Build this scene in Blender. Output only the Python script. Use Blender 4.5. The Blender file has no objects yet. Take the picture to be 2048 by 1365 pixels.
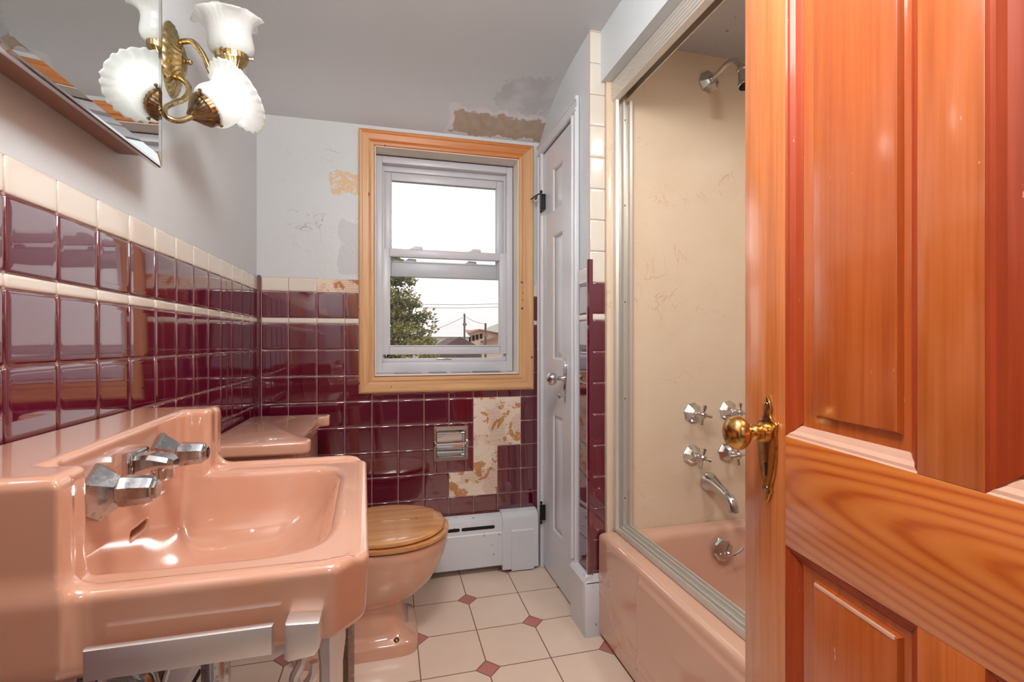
import bpy, bmesh, math, random
import numpy as np
from mathutils import Vector, Matrix
R = random.Random(7)
COL = bpy.context.scene.collection
SC = bpy.context.scene

# ------------------------------------------------------------------ mesh helpers
class M:
    """collects shapes and links them as one mesh object"""
    def __init__(s): s.v = []; s.f = []; s.mi = []
    def add(s, vs, fs, mi=0):
        n = len(s.v); s.v += [tuple(map(float, p)) for p in vs]
        s.f += [tuple(int(i) + n for i in f) for f in fs]; s.mi += [mi] * len(fs)
        return s
    def bm(s, b, mi=0):
        b.verts.ensure_lookup_table(); b.verts.index_update()
        s.add([v.co[:] for v in b.verts], [[v.index for v in f.verts] for f in b.faces], mi); b.free(); return s
    def box(s, lo, hi, b=0.0, seg=2, mi=0, mat=None):
        m = bmesh.new(); bmesh.ops.create_cube(m, size=1)
        c = [(lo[i] + hi[i]) / 2 for i in range(3)]; d = [abs(hi[i] - lo[i]) for i in range(3)]
        for v in m.verts: v.co = Vector((c[0] + v.co.x * d[0], c[1] + v.co.y * d[1], c[2] + v.co.z * d[2]))
        if b > 0: bmesh.ops.bevel(m, geom=m.edges[:], offset=min(b, min(d) * .45), segments=seg, affect='EDGES', profile=.5)
        if mat is not None: bmesh.ops.transform(m, matrix=mat, verts=m.verts)
        return s.bm(m, mi)
    def prism(s, poly, lo, hi, axis=2, b=0.0, seg=2, mi=0, mat=None):
        """poly in the two other axes (cyclic order), extruded lo..hi on axis"""
        m = bmesh.new()
        def P(a, c, h):
            return ((h, a, c), (a, h, c), (a, c, h))[axis]
        A = [m.verts.new(P(p[0], p[1], lo)) for p in poly]; B = [m.verts.new(P(p[0], p[1], hi)) for p in poly]
        n = len(poly)
        fa = m.faces.new(A); fb = m.faces.new(B)
        for i in range(n): m.faces.new((A[i], A[(i + 1) % n], B[(i + 1) % n], B[i]))
        bmesh.ops.recalc_face_normals(m, faces=m.faces[:])
        if b > 0: bmesh.ops.bevel(m, geom=list(fa.edges) + list(fb.edges), offset=b, segments=seg, affect='EDGES', profile=.5)
        if mat is not None: bmesh.ops.transform(m, matrix=mat, verts=m.verts)
        return s.bm(m, mi)
    def loft(s, rings, caps=(True, True), closed=True, mi=0):
        n = len(rings[0]); vs = [p for r in rings for p in r]; fs = []
        for i in range(len(rings) - 1):
            for j in range(n if closed else n - 1):
                k = (j + 1) % n
                fs.append((i * n + j, i * n + k, (i + 1) * n + k, (i + 1) * n + j))
        if caps[0]: fs.append(tuple(range(n))[::-1])
        if caps[1]: fs.append(tuple(range((len(rings) - 1) * n, len(rings) * n)))
        return s.add(vs, fs, mi)
    def lathe(s, prof, o, ax, seg=24, mi=0, caps=(False, False), ph=0.0, rf=None, sc=(1, 1)):
        """prof [(radius, height along ax)] around o; rf(theta,i) scales the radius"""
        q = Vector((0, 0, 1)).rotation_difference(Vector(ax).normalized()); o = Vector(o)
        rings = []
        for i, (r, h) in enumerate(prof):
            ring = []
            for j in range(seg):
                t = 2 * math.pi * j / seg + ph; k = r * (rf(t, i) if rf else 1)
                ring.append(o + q @ Vector((k * math.cos(t) * sc[0], k * math.sin(t) * sc[1], h)))
            rings.append(ring)
        return s.loft(rings, caps, True, mi)
    def tube(s, pts, r, seg=12, mi=0, smooth=4, caps=(True, True), sq=False):
        P = [Vector(p) for p in pts]
        if smooth > 1 and len(P) > 2:
            Q = []
            for i in range(len(P) - 1):
                a, b, c, d = P[max(i - 1, 0)], P[i], P[i + 1], P[min(i + 2, len(P) - 1)]
                for k in range(smooth):
                    t = k / smooth
                    Q.append(.5 * ((2 * b) + (c - a) * t + (2 * a - 5 * b + 4 * c - d) * t * t + (3 * b - 3 * c + d - a) * t ** 3))
            P = Q + [P[-1]]
        n = len(P); rings = []; u = None
        for i, p in enumerate(P):
            t = (P[min(i + 1, n - 1)] - P[max(i - 1, 0)]).normalized()
            if u is None: u = t.orthogonal().normalized()
            u = (u - t * u.dot(t)).normalized(); w = t.cross(u)
            rr = r(i / (n - 1)) if callable(r) else r
            rings.append([p + (u * math.cos(2 * math.pi * j / seg) + w * math.sin(2 * math.pi * j / seg)) * rr for j in range(seg)])
        return s.loft(rings, caps, True, mi)
    def ball(s, c, r, mi=0, u=20, v=12, sc=(1, 1, 1)):
        m = bmesh.new(); bmesh.ops.create_uvsphere(m, u_segments=u, v_segments=v, radius=r)
        for x in m.verts: x.co = Vector((x.co.x * sc[0] + c[0], x.co.y * sc[1] + c[1], x.co.z * sc[2] + c[2]))
        return s.bm(m, mi)
    def build(s, name, mats, parent=None, ang=35, kind=None, label=None, cat=None, group=None, local=False):
        me = bpy.data.meshes.new(name); me.from_pydata(s.v, [], s.f)
        if not isinstance(mats, (list, tuple)): mats = [mats]
        for m in mats: me.materials.append(m)
        me.polygons.foreach_set('material_index', s.mi)
        b = bmesh.new(); b.from_mesh(me); bmesh.ops.recalc_face_normals(b, faces=b.faces[:]); b.to_mesh(me); b.free()
        if ang is not None:
            me.polygons.foreach_set('use_smooth', [True] * len(me.polygons))
            me.set_sharp_from_angle(angle=math.radians(ang))
        me.update()
        o = bpy.data.objects.new(name, me); COL.objects.link(o)
        if parent is not None:
            o.parent = parent
            if not local and parent.type == 'EMPTY': o.matrix_parent_inverse = Matrix.Translation(-parent.location)
        tag(o, label, cat, group, kind)
        return o
def tag(o, label=None, cat=None, group=None, kind=None):
    if label: o['label'] = label
    if cat: o['category'] = cat
    if group: o['group'] = group
    if kind: o['kind'] = kind
    return o
def thing(name, loc, label, cat, group=None, kind=None, rotz=0):
    o = bpy.data.objects.new(name, None); COL.objects.link(o); o.location = loc; o.rotation_euler = (0, 0, rotz)
    o.empty_display_size = .05
    return tag(o, label, cat, group, kind)
def copy_thing(o, loc, label):
    c = o.copy(); COL.objects.link(c); c.location = loc; c['label'] = label
    for ch in o.children:
        d = ch.copy(); COL.objects.link(d); d.parent = c
        for g in ch.children:
            e = g.copy(); COL.objects.link(e); e.parent = d
    return c

# ------------------------------------------------------------------ implicit surface -> mesh (surface nets)
def smin(a, b, k):
    h = np.clip(.5 + .5 * (b - a) / k, 0, 1); return b * (1 - h) + a * h - k * h * (1 - h)
def smax(a, b, k): return -smin(-a, -b, k)
def surfnet(F, lo, hi, res):
    ax = [np.arange(lo[i], hi[i] + res, res) for i in range(3)]
    X, Y, Z = np.meshgrid(*ax, indexing='ij')
    D = F(X, Y, Z).astype(np.float64)
    ins = D < 0; n = D.shape
    c = np.zeros(tuple(k - 1 for k in n), int)
    for i in (0, 1):
        for j in (0, 1):
            for k in (0, 1): c += ins[i:n[0] - 1 + i, j:n[1] - 1 + j, k:n[2] - 1 + k]
    act = (c > 0) & (c < 8)
    idx = -np.ones(act.shape, int); ijk = np.argwhere(act); idx[act] = np.arange(len(ijk))
    acc = np.zeros((len(ijk), 3)); cnt = np.zeros(len(ijk))
    cor = [(i, j, k) for i in (0, 1) for j in (0, 1) for k in (0, 1)]
    for a in cor:
        for d in range(3):
            if a[d]: continue
            b = list(a); b[d] = 1
            va = D[tuple((ijk + a).T)]; vb = D[tuple((ijk + b).T)]
            m = (va < 0) != (vb < 0); t = np.where(m, va / np.where(m, va - vb, 1), 0)
            p = np.array(a, float) + np.zeros((len(ijk), 3)); p[:, d] += t
            acc[m] += p[m]; cnt[m] += 1
    V = np.array(lo) + (ijk + acc / cnt[:, None]) * res
    for _ in range(3):       # project on the exact surface
        e = res * .05
        f0 = F(*V.T); g = np.stack([(F(*(V + e * np.eye(3)[d]).T) - F(*(V - e * np.eye(3)[d]).T)) / (2 * e) for d in range(3)], 1)
        g2 = (g ** 2).sum(1) + 1e-6
        V = V - np.clip(f0 / g2, -res, res)[:, None] * g * .8
    fs = []
    for d in range(3):
        u, w = [(1, 2), (2, 0), (0, 1)][d]
        sl0 = [slice(1, n[q] - 1) for q in range(3)]; sl0[d] = slice(0, n[d] - 1); sl1 = list(sl0); sl1[d] = slice(1, n[d])
        A = ins[tuple(sl0)]; B = ins[tuple(sl1)]
        e = np.argwhere(A != B); fl = A[A != B]
        off = np.array([1, 1, 1]); off[d] = 0; e = e + off
        du = np.eye(3, dtype=int)[u]; dw = np.eye(3, dtype=int)[w]
        q = [idx[tuple((e - s).T)] for s in (du + dw, dw, 0 * du, du)]
        Q = np.stack(q, 1); Q[~fl] = Q[~fl][:, ::-1]; fs += Q.tolist()
    return V.tolist(), fs

# ------------------------------------------------------------------ materials
def lin(c):
    return tuple(((x / 255) / 12.92 if x / 255 <= .04045 else ((x / 255 + .055) / 1.055) ** 2.4) for x in c) + (1,)
class NT:
    def __init__(s, name):
        s.m = bpy.data.materials.new(name); s.m.use_nodes = True; s.t = s.m.node_tree; s.n = s.t.nodes
        s.b = s.n['Principled BSDF']; s.out = s.n['Material Output']
        s.tc = s.n.new('ShaderNodeTexCoord'); s.pos = s.tc.outputs['Object']
    def L(s, a, b): s.t.links.new(a, b)
    def put(s, sock, v):
        if hasattr(v, 'is_output') or isinstance(v, bpy.types.NodeSocket): s.L(v, sock)
        else: sock.default_value = v
    def math(s, op, a, b=0, c=0):
        n = s.n.new('ShaderNodeMath'); n.operation = op
        for i, x in enumerate((a, b, c)): s.put(n.inputs[i], x)
        return n.outputs[0]
    def mapping(s, scale=(1, 1, 1), loc=(0, 0, 0), rot=(0, 0, 0), vec=None):
        n = s.n.new('ShaderNodeMapping'); s.L(vec or s.pos, n.inputs[0])
        n.inputs['Scale'].default_value = scale; n.inputs['Location'].default_value = loc; n.inputs['Rotation'].default_value = rot
        return n.outputs[0]
    def noise(s, scale, detail=4, vec=None, rough=.5, dist=0):
        n = s.n.new('ShaderNodeTexNoise'); s.L(vec or s.pos, n.inputs['Vector'])
        n.inputs['Scale'].default_value = scale; n.inputs['Detail'].default_value = detail
        n.inputs['Roughness'].default_value = rough; n.inputs['Distortion'].default_value = dist
        return n.outputs['Fac']
    def wave(s, scale, vec=None, dist=0, detail=2, dsc=1, kind='BANDS', dr='X', prof='SIN'):
        n = s.n.new('ShaderNodeTexWave'); s.L(vec or s.pos, n.inputs['Vector']); n.wave_type = kind; n.wave_profile = prof
        if kind == 'BANDS': n.bands_direction = dr
        else: n.rings_direction = dr
        n.inputs['Scale'].default_value = scale; n.inputs['Distortion'].default_value = dist
        n.inputs['Detail'].default_value = detail; n.inputs['Detail Scale'].default_value = dsc
        return n.outputs['Fac']
    def ramp(s, fac, stops):
        n = s.n.new('ShaderNodeValToRGB'); s.L(fac, n.inputs[0]); e = n.color_ramp.elements
        while len(e) < len(stops): e.new(.5)
        for x, (p, c) in zip(e, stops): x.position = p; x.color = c
        return n.outputs[0]
    def mix(s, fac, a, b, blend='MIX'):
        n = s.n.new('ShaderNodeMix'); n.data_type = 'RGBA'; n.blend_type = blend
        s.put(n.inputs[0], fac); s.put(n.inputs[6], a); s.put(n.inputs[7], b)
        return n.outputs[2]
    def step(s, v, a, b):
        n = s.n.new('ShaderNodeMapRange'); n.interpolation_type = 'SMOOTHSTEP'; s.put(n.inputs[0], v)
        n.inputs[1].default_value = a; n.inputs[2].default_value = b; return n.outputs[0]
    def xyz(s):
        n = s.n.new('ShaderNodeSeparateXYZ'); s.L(s.pos, n.inputs[0]); return n.outputs
    def rect(s, a, lo, hi, b, lo2, hi2, nz=None, amp=0.0, soft=.004):
        """1 inside a rectangle with a ragged edge"""
        da = s.math('SUBTRACT', s.math('ABSOLUTE', s.math('SUBTRACT', a, (lo + hi) / 2)), (hi - lo) / 2)
        db = s.math('SUBTRACT', s.math('ABSOLUTE', s.math('SUBTRACT', b, (lo2 + hi2) / 2)), (hi2 - lo2) / 2)
        d = s.math('MAXIMUM', da, db)
        if nz is not None: d = s.math('ADD', d, s.math('MULTIPLY', s.math('SUBTRACT', nz, .5), amp))
        return s.math('SUBTRACT', 1.0, s.step(d, -soft, soft))
    def bump(s, h, strength=.2, dist=.01):
        n = s.n.new('ShaderNodeBump'); s.L(h, n.inputs['Height']); n.inputs['Strength'].default_value = strength
        n.inputs['Distance'].default_value = dist; s.L(n.outputs[0], s.b.inputs['Normal']); return n
    def set(s, **k):
        for a, v in k.items(): s.put(s.b.inputs[a.replace('_', ' ')], v)
        return s
def plain(name, c, rough=.5, metal=0, nz=0.0, nsc=30, bump=0.0, bsc=80, coat=0, spec=.5):
    t = NT(name); col = lin(c)
    if nz: 
        d = tuple(x * (1 - nz) for x in col[:3]) + (1,); t.set(Base_Color=t.mix(t.noise(nsc), d, col))
    else: t.set(Base_Color=col)
    t.set(Roughness=rough, Metallic=metal, Coat_Weight=coat, Coat_Roughness=.05); t.b.inputs['Specular IOR Level'].default_value = spec
    if bump: t.bump(t.noise(bsc, 3), bump, .003)
    return t.m

def m_porcelain(name, c):
    t = NT(name); a = lin(c); b = tuple(x * .93 for x in a[:3]) + (1,)
    t.set(Base_Color=t.mix(t.noise(6, 2), b, a), Roughness=.16, Coat_Weight=.8, Coat_Roughness=.05, Coat_IOR=1.75)
    t.bump(t.noise(14, 2), .06, .004); return t.m
PINK = m_porcelain('pink porcelain', (210, 158, 131))
PINKTUB = m_porcelain('pink enamel', (212, 166, 142))

def m_chrome(name, c=(205, 206, 208), rough=.08, spots=.0):
    t = NT(name); t.set(Base_Color=lin(c), Metallic=1.0, Roughness=rough)
    if spots:
        n = t.noise(90, 5); t.set(Roughness=t.math('ADD', rough, t.math('MULTIPLY', t.step(n, .45, .7), spots)))
        t.set(Base_Color=t.mix(t.step(n, .5, .75), lin(c), lin((140, 135, 130))))
        t.bump(n, .08, .002)
    return t.m
CHROME = m_chrome('chrome'); BARCHROME = m_chrome('bright satin chrome', (238, 236, 234), .42)
CHROME_OLD = m_chrome('worn chrome', (188, 190, 194), .16, .2)
ALU = m_chrome('brushed aluminium', (214, 209, 200), .36)
ALU.node_tree.nodes['Principled BSDF'].inputs['Metallic'].default_value = .55
SATIN = m_chrome('satin steel', (198, 190, 184), .24)
CORRODED = m_chrome('pitted chrome', (150, 130, 122), .2, .4)
BRASS = m_chrome('antique brass', (186, 164, 116), .22, .12)
BRASSD = m_chrome('dark antique brass', (140, 112, 74), .25, .2)
GOLD = m_chrome('polished brass', (216, 168, 94), .2, .05)
BLACKMETAL = plain('black hinge metal', (38, 38, 40), .4, .6)
DARK = plain('dark slot', (14, 14, 15), .8)
WHITEPLASTIC = plain('white vinyl', (205, 206, 212), .35, nz=.05, nsc=12)

def m_wine():
    t = NT('wine glazed tile'); n = t.noise(9, 2)
    g = t.n.new('ShaderNodeNewGeometry')
    base = t.mix(n, lin((82, 2, 28)), lin((97, 5, 43)))
    spk = t.step(t.noise(170, 2), .74, .78)
    t.set(Base_Color=t.mix(t.math('MULTIPLY', spk, .45), base, lin((170, 120, 115))), Roughness=t.math('ADD', .05, t.math('MULTIPLY', t.noise(18, 4), .05)))
    t.set(Coat_Weight=1.0, Coat_Roughness=.03, Coat_IOR=1.95); t.b.inputs['Specular IOR Level'].default_value = .6
    t.bump(t.noise(7, 1), .16, .006); return t.m
WINE = m_wine()
CREAMT = plain('cream glazed tile', (221, 215, 202), .14, nz=.06, nsc=9, coat=.4, bump=.08, bsc=10)
GROUT = plain('tile grout', (186, 158, 150), .8, nz=.2, nsc=60)

def m_wall():
    t = NT('white painted plaster'); x = t.xyz(); nz = t.noise(9, 6, rough=.65)
    base = t.mix(t.noise(2.5, 3), lin((196, 202, 204)), lin((207, 212, 214)))
    back = t.step(x[1], 2.12, 2.13)
    tan = t.math('MULTIPLY', t.math('MULTIPLY', t.rect(x[0], -.245, -.12, x[2], 1.645, 1.735, t.noise(16, 6, rough=.7), .09, .004), t.step(t.noise(1, 5, t.mapping((26, 26, 44), rot=(0, .6, 0)), rough=.7, dist=1.5), .43, .47)), back)
    grey = t.math('MULTIPLY', t.rect(x[0], -.215, -.10, x[2], 1.30, 1.545, t.noise(11, 5), .11, .006), back)
    crk = t.noise(5, 5, dist=1.5); c1 = t.math('ABSOLUTE', t.math('SUBTRACT', crk, .5))
    cr = t.math('MULTIPLY', t.math('SUBTRACT', 1.0, t.step(c1, .002, .008)), t.math('MULTIPLY', t.rect(x[0], -.42, -.1, x[2], 1.40, 1.92, nz, .3, .05), back))
    cr = t.math('MULTIPLY', cr, t.step(t.noise(7, 2), .5, .6))
    c = t.mix(grey, base, lin((189, 194, 196)))
    c = t.mix(t.math('MULTIPLY', cr, .55), c, lin((140, 138, 142))); c = t.mix(tan, c, lin((212, 180, 136)))
    t.set(Base_Color=c, Roughness=.42)
    h = t.math('ADD', t.math('MULTIPLY', t.noise(70, 4), .5), t.math('MULTIPLY', t.noise(14, 4), .8))
    h = t.math('ADD', h, t.math('MULTIPLY', t.math('ADD', grey, tan), -.5)); h = t.math('SUBTRACT', h, t.math('MULTIPLY', cr, .5))
    t.bump(h, .16, .006); return t.m
PLASTER = m_wall()
def m_ceiling():
    t = NT('grey white ceiling paint'); x = t.xyz()
    base = t.mix(t.noise(2, 3), lin((188, 192, 194)), lin((197, 200, 203)))
    nz = t.noise(13, 6, rough=.7)
    peel = t.rect(x[0], .27, .70, x[1], 2.035, 2.122, nz, .10, .003)
    edge = t.rect(x[0], .25, .72, x[1], 2.02, 2.13, nz, .10, .004)
    smear = t.math('MULTIPLY', t.rect(x[0], .44, .72, x[1], 1.83, 2.02, t.noise(9, 6, rough=.7), .32, .006), t.step(t.noise(10, 4), .35, .6))
    brown = t.mix(t.noise(30, 5), lin((150, 132, 116)), lin((182, 168, 150)))
    c = t.mix(t.math('MULTIPLY', smear, .4), base, lin((150, 149, 154)))
    c = t.mix(edge, c, lin((206, 204, 206))); c = t.mix(peel, c, brown)
    t.set(Base_Color=c, Roughness=.6); t.bump(t.math('SUBTRACT', t.math('MULTIPLY', t.noise(60, 4), .2), t.math('MULTIPLY', peel, .6)), .25, .006)
    return t.m
CEIL = m_ceiling()
def m_mildew():
    t = NT('mildewed paint'); x = t.xyz()
    sp = t.step(t.noise(55, 5, rough=.7), .62, .66); ar = t.step(t.noise(6, 3), .45, .6)
    t.set(Base_Color=t.mix(t.math('MULTIPLY', sp, ar), lin((188, 190, 198)), lin((60, 60, 66))), Roughness=.6); t.bump(t.noise(40, 4), .1, .004); return t.m
MILDEW = m_mildew()
def m_patch():
    t = NT('old tile adhesive'); x = t.xyz()
    n = t.noise(16, 6, rough=.65, dist=.5); area = t.step(n, .54, .57)
    lines = t.wave(44, dist=5, detail=3, dsc=.6, dr='Z'); ll = t.math('MULTIPLY', t.step(lines, .74, .84), t.step(t.noise(9, 3), .5, .56))
    spk = t.step(t.noise(130, 3), .68, .71)
    cream = t.mix(t.noise(12, 3), lin((222, 202, 180)), lin((232, 216, 198)))
    tan = t.mix(lines, lin((176, 120, 72)), lin((206, 154, 100)))
    c = t.mix(area, cream, tan); c = t.mix(t.math('MULTIPLY', t.math('MAXIMUM', ll, spk), .8), c, lin((168, 96, 66)))
    t.set(Base_Color=c, Roughness=.8); t.bump(t.math('ADD', lines, t.math('MULTIPLY', area, -2)), .3, .002); return t.m
PATCH = m_patch()
def m_white(name='gloss white paint', chips=.0):
    t = NT(name); c = t.mix(t.noise(5, 3), lin((205, 208, 214)), lin((216, 218, 223)))
    if chips:
        ch = t.step(t.noise(38, 5, rough=.7), .655, .67); c = t.mix(t.math('MULTIPLY', ch, chips), c, lin((92, 104, 108)))
    t.set(Base_Color=c, Roughness=.28, Coat_Weight=.25, Coat_Roughness=.15); t.bump(t.noise(22, 3), .08, .005); return t.m
WHITE = m_white(); WHITECHIP = m_white('chipped white paint', .9)

def m_pine(name, ax, c=((190, 138, 92), (214, 170, 122))):
    t = NT(name); sc = [38, 38, 38]; sc[ax] = 1.6
    v = t.mapping(sc); n = t.noise(1, 3, v, dist=.4); w = t.noise(3.2, 3, v)
    f = t.math('ADD', t.math('MULTIPLY', n, .7), t.math('MULTIPLY', w, .3))
    col = t.ramp(f, [(.3, lin(c[0])), (.62, lin(c[1]))])
    kn = t.step(t.noise(28, 1), .76, .77); col = t.mix(kn, col, lin((120, 70, 36)))
    t.set(Base_Color=col, Roughness=.38); t.bump(f, .08, .002); return t.m
PINEZ = m_pine('yellow pine vertical', 2); PINEX = m_pine('yellow pine horizontal', 0)
PINESHADE = m_pine('shaded pine', 0, ((176, 96, 44), (206, 134, 72)))  # browner pine: shadow on the head casing put into its colour
def m_door(name, ax, c0, c1, c2, cath=False, seed=0.0):
    t = NT(name)
    sc = [48, 48, 48]; sc[ax] = 1.3
    v = t.mapping(sc, (seed, seed * 2, seed))
    if cath:
        v2 = t.mapping((1.5, 6, 13), (.95, 0, -10.35)); w = t.wave(2.0, v2, 5.0, 2, .45, 'RINGS', 'Y')
        fine = t.noise(2.2, 4, v)
        f = t.math('ADD', t.math('MULTIPLY', w, .6), t.math('MULTIPLY', fine, .4))
        col = t.ramp(f, [(.18, lin(c0)), (.36, lin(c1)), (.85, lin(c2))])
    else:
        n = t.noise(1.0, 4, v, dist=.8); w = t.noise(4, 3, v)
        f = t.math('ADD', t.math('MULTIPLY', n, .65), t.math('MULTIPLY', w, .35))
        col = t.ramp(f, [(.25, lin(c0)), (.5, lin(c1)), (.8, lin(c2))])
    scr = t.step(t.noise(1, 3, t.mapping((130, 130, 55))), .73, .76); patch = t.step(t.noise(3.5, 3), .48, .62)
    col = t.mix(t.math('MULTIPLY', t.math('MULTIPLY', scr, patch), .5), col, lin((236, 190, 150)))
    t.set(Base_Color=col, Roughness=.24, Coat_Weight=.8, Coat_Roughness=.15, Coat_IOR=1.9)
    h = t.math('ADD', t.math('MULTIPLY', f, .3), t.math('MULTIPLY', t.noise(1, 2, t.mapping((26, 26, 14))), .7))
    t.bump(h, .16, .004); return t.m
OAKST = m_door('orange fir stile', 2, (178, 90, 40), (206, 118, 60), (222, 142, 84), seed=.3)
OAKPN = m_door('red fir panel', 2, (160, 68, 24), (190, 92, 36), (206, 110, 50), seed=1.7)
OAKMU = m_door('fir mullion', 2, (172, 78, 30), (200, 102, 44), (216, 126, 64), seed=3.1)
OAKRL = m_door('fir lock rail', 0, (188, 88, 32), (212, 112, 44), (220, 128, 58), True)
OAKR2 = m_door('fir rail', 0, (184, 78, 30), (214, 106, 44), (228, 126, 60))
OAKMO = m_door('dark red moulding', 2, (136, 44, 14), (164, 62, 22), (184, 78, 30), seed=5); OAKMO.node_tree.nodes['Principled BSDF'].inputs['Coat Weight'].default_value = .12; OAKMO.node_tree.nodes['Principled BSDF'].inputs['Specular IOR Level'].default_value = .25; OAKMO.node_tree.nodes['Principled BSDF'].inputs['Roughness'].default_value = .5
WORNLIT = plain('worn and lit pale wood', (226, 176, 150), .4, nz=.2, nsc=40)  # pale tone for the worn panel edge and for light painted on mouldings
SEATW = m_pine('oak toilet seat', 0, ((184, 122, 68), (212, 156, 98)))
SEATW.node_tree.nodes['Principled BSDF'].inputs['Coat Weight'].default_value = .8
SEATW.node_tree.nodes['Principled BSDF'].inputs['Roughness'].default_value = .22

def m_floor():
    t = NT('octagon floor tile'); x = t.xyz(); s = .2069
    a = t.math('DIVIDE', t.math('SUBTRACT', x[0], .2985), s); b = t.math('DIVIDE', t.math('SUBTRACT', 2.0909, x[1]), s)
    ra = t.math('ROUND', a); rb = t.math('ROUND', b)
    da = t.math('ABSOLUTE', t.math('SUBTRACT', a, ra)); db = t.math('ABSOLUTE', t.math('SUBTRACT', b, rb))
    par = t.math('ABSOLUTE', t.math('MODULO', t.math('ADD', ra, rb), 2.0)); odd = t.step(par, .4, .6)
    dia = t.math('ADD', da, db); r = .185; g = .009
    dot = t.math('MULTIPLY', odd, t.math('SUBTRACT', 1.0, t.step(dia, r - .012, r - .008)))
    ring = t.math('MULTIPLY', odd, t.math('SUBTRACT', 1.0, t.step(dia, r + .012, r + .016)))
    line = t.math('SUBTRACT', 1.0, t.step(t.math('MINIMUM', da, db), g - .002, g + .002))
    gr = t.math('MAXIMUM', line, ring)
    wn = t.n.new('ShaderNodeTexWhiteNoise'); cv = t.n.new('ShaderNodeCombineXYZ')
    t.L(t.math('FLOOR', a), cv.inputs[0]); t.L(t.math('FLOOR', b), cv.inputs[1]); t.L(cv.outputs[0], wn.inputs['Vector'])
    tile = t.mix(t.noise(7, 5, rough=.6), lin((219, 195, 174)), lin((234, 213, 194))); tile = t.mix(t.math('MULTIPLY', wn.outputs[0], .25), tile, lin((214, 190, 170)))
    dc = t.mix(t.noise(20, 3), lin((176, 108, 104)), lin((190, 124, 118)))
    c = t.mix(gr, tile, lin((128, 92, 76))); c = t.mix(dot, c, dc)
    t.set(Base_Color=c, Roughness=t.math('ADD', .2, t.math('MULTIPLY', gr, .5)))
    t.bump(t.math('SUBTRACT', t.math('MULTIPLY', t.noise(12, 2), .15), t.math('MULTIPLY', t.math('SUBTRACT', gr, dot), .6)), .25, .004); return t.m
FLOOR = m_floor()
def m_marble():
    t = NT('cream cultured marble'); n = t.noise(3, 6, dist=1.2, rough=.6)
    v = t.math('ABSOLUTE', t.math('SUBTRACT', t.noise(4.5, 4, dist=2.5), .5)); vein = t.math('MULTIPLY', t.math('SUBTRACT', 1.0, t.step(v, .0, .012)), t.step(t.noise(5, 3), .5, .68))
    c = t.mix(n, lin((212, 190, 162)), lin((226, 208, 184))); c = t.mix(t.math('MULTIPLY', vein, .45), c, lin((188, 118, 84)))
    t.set(Base_Color=c, Roughness=.24, Coat_Weight=.2, Coat_Roughness=.1); return t.m
MARBLE = m_marble()
CABBROWN = plain('brown cabinet enamel', (150, 112, 100), .45, nz=.12, nsc=25)
MIRROR = m_chrome('mirror silver', (225, 230, 230), .0)
def m_glass(name, tint, refl=1.5, rough=0):
    t = NT(name); n = t.n
    tr = n.new('ShaderNodeBsdfTransparent'); tr.inputs[0].default_value = tint
    gl = n.new('ShaderNodeBsdfGlossy'); gl.inputs['Roughness'].default_value = rough
    fr = n.new('ShaderNodeFresnel'); fr.inputs[0].default_value = refl
    mx = n.new('ShaderNodeMixShader'); t.L(fr.outputs[0], mx.inputs[0]); t.L(tr.outputs[0], mx.inputs[1]); t.L(gl.outputs[0], mx.inputs[2])
    t.L(mx.outputs[0], t.out.inputs[0]); return t.m
GLASS = m_glass('window glass', (.97, .98, .98, 1))
def m_shade(name, em):
    t = NT(name); n = t.n
    t.set(Base_Color=lin((236, 238, 236)), Roughness=.2, Coat_Weight=.3); b = t.b
    tl = n.new('ShaderNodeBsdfTranslucent'); tl.inputs[0].default_value = (.93, .95, .94, 1)
    mx = n.new('ShaderNodeMixShader'); mx.inputs[0].default_value = .55
    t.L(b.outputs[0], mx.inputs[1]); t.L(tl.outputs[0], mx.inputs[2])
    if em:
        e = n.new('ShaderNodeEmission'); e.inputs[1].default_value = em; ad = n.new('ShaderNodeAddShader')
        t.L(mx.outputs[0], ad.inputs[0]); t.L(e.outputs[0], ad.inputs[1]); t.L(ad.outputs[0], t.out.inputs[0])
    else: t.L(mx.outputs[0], t.out.inputs[0])
    vo = n.new('ShaderNodeTexVoronoi'); vo.inputs['Scale'].default_value = 120; t.L(t.pos, vo.inputs['Vector'])
    t.bump(vo.outputs['Distance'], .25, .002); return t.m
SHADE = m_shade('frosted pebbled glass', 0.0); SHADELIT = m_shade('lit frosted glass', .02)
def emis(name, c, s):
    t = NT(name); e = t.n.new('ShaderNodeEmission'); e.inputs[0].default_value = c; e.inputs[1].default_value = s; t.L(e.outputs[0], t.out.inputs[0]); return t.m
BULB = emis('lit bulb', (1, .98, .95, 1), 2.2)

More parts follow.
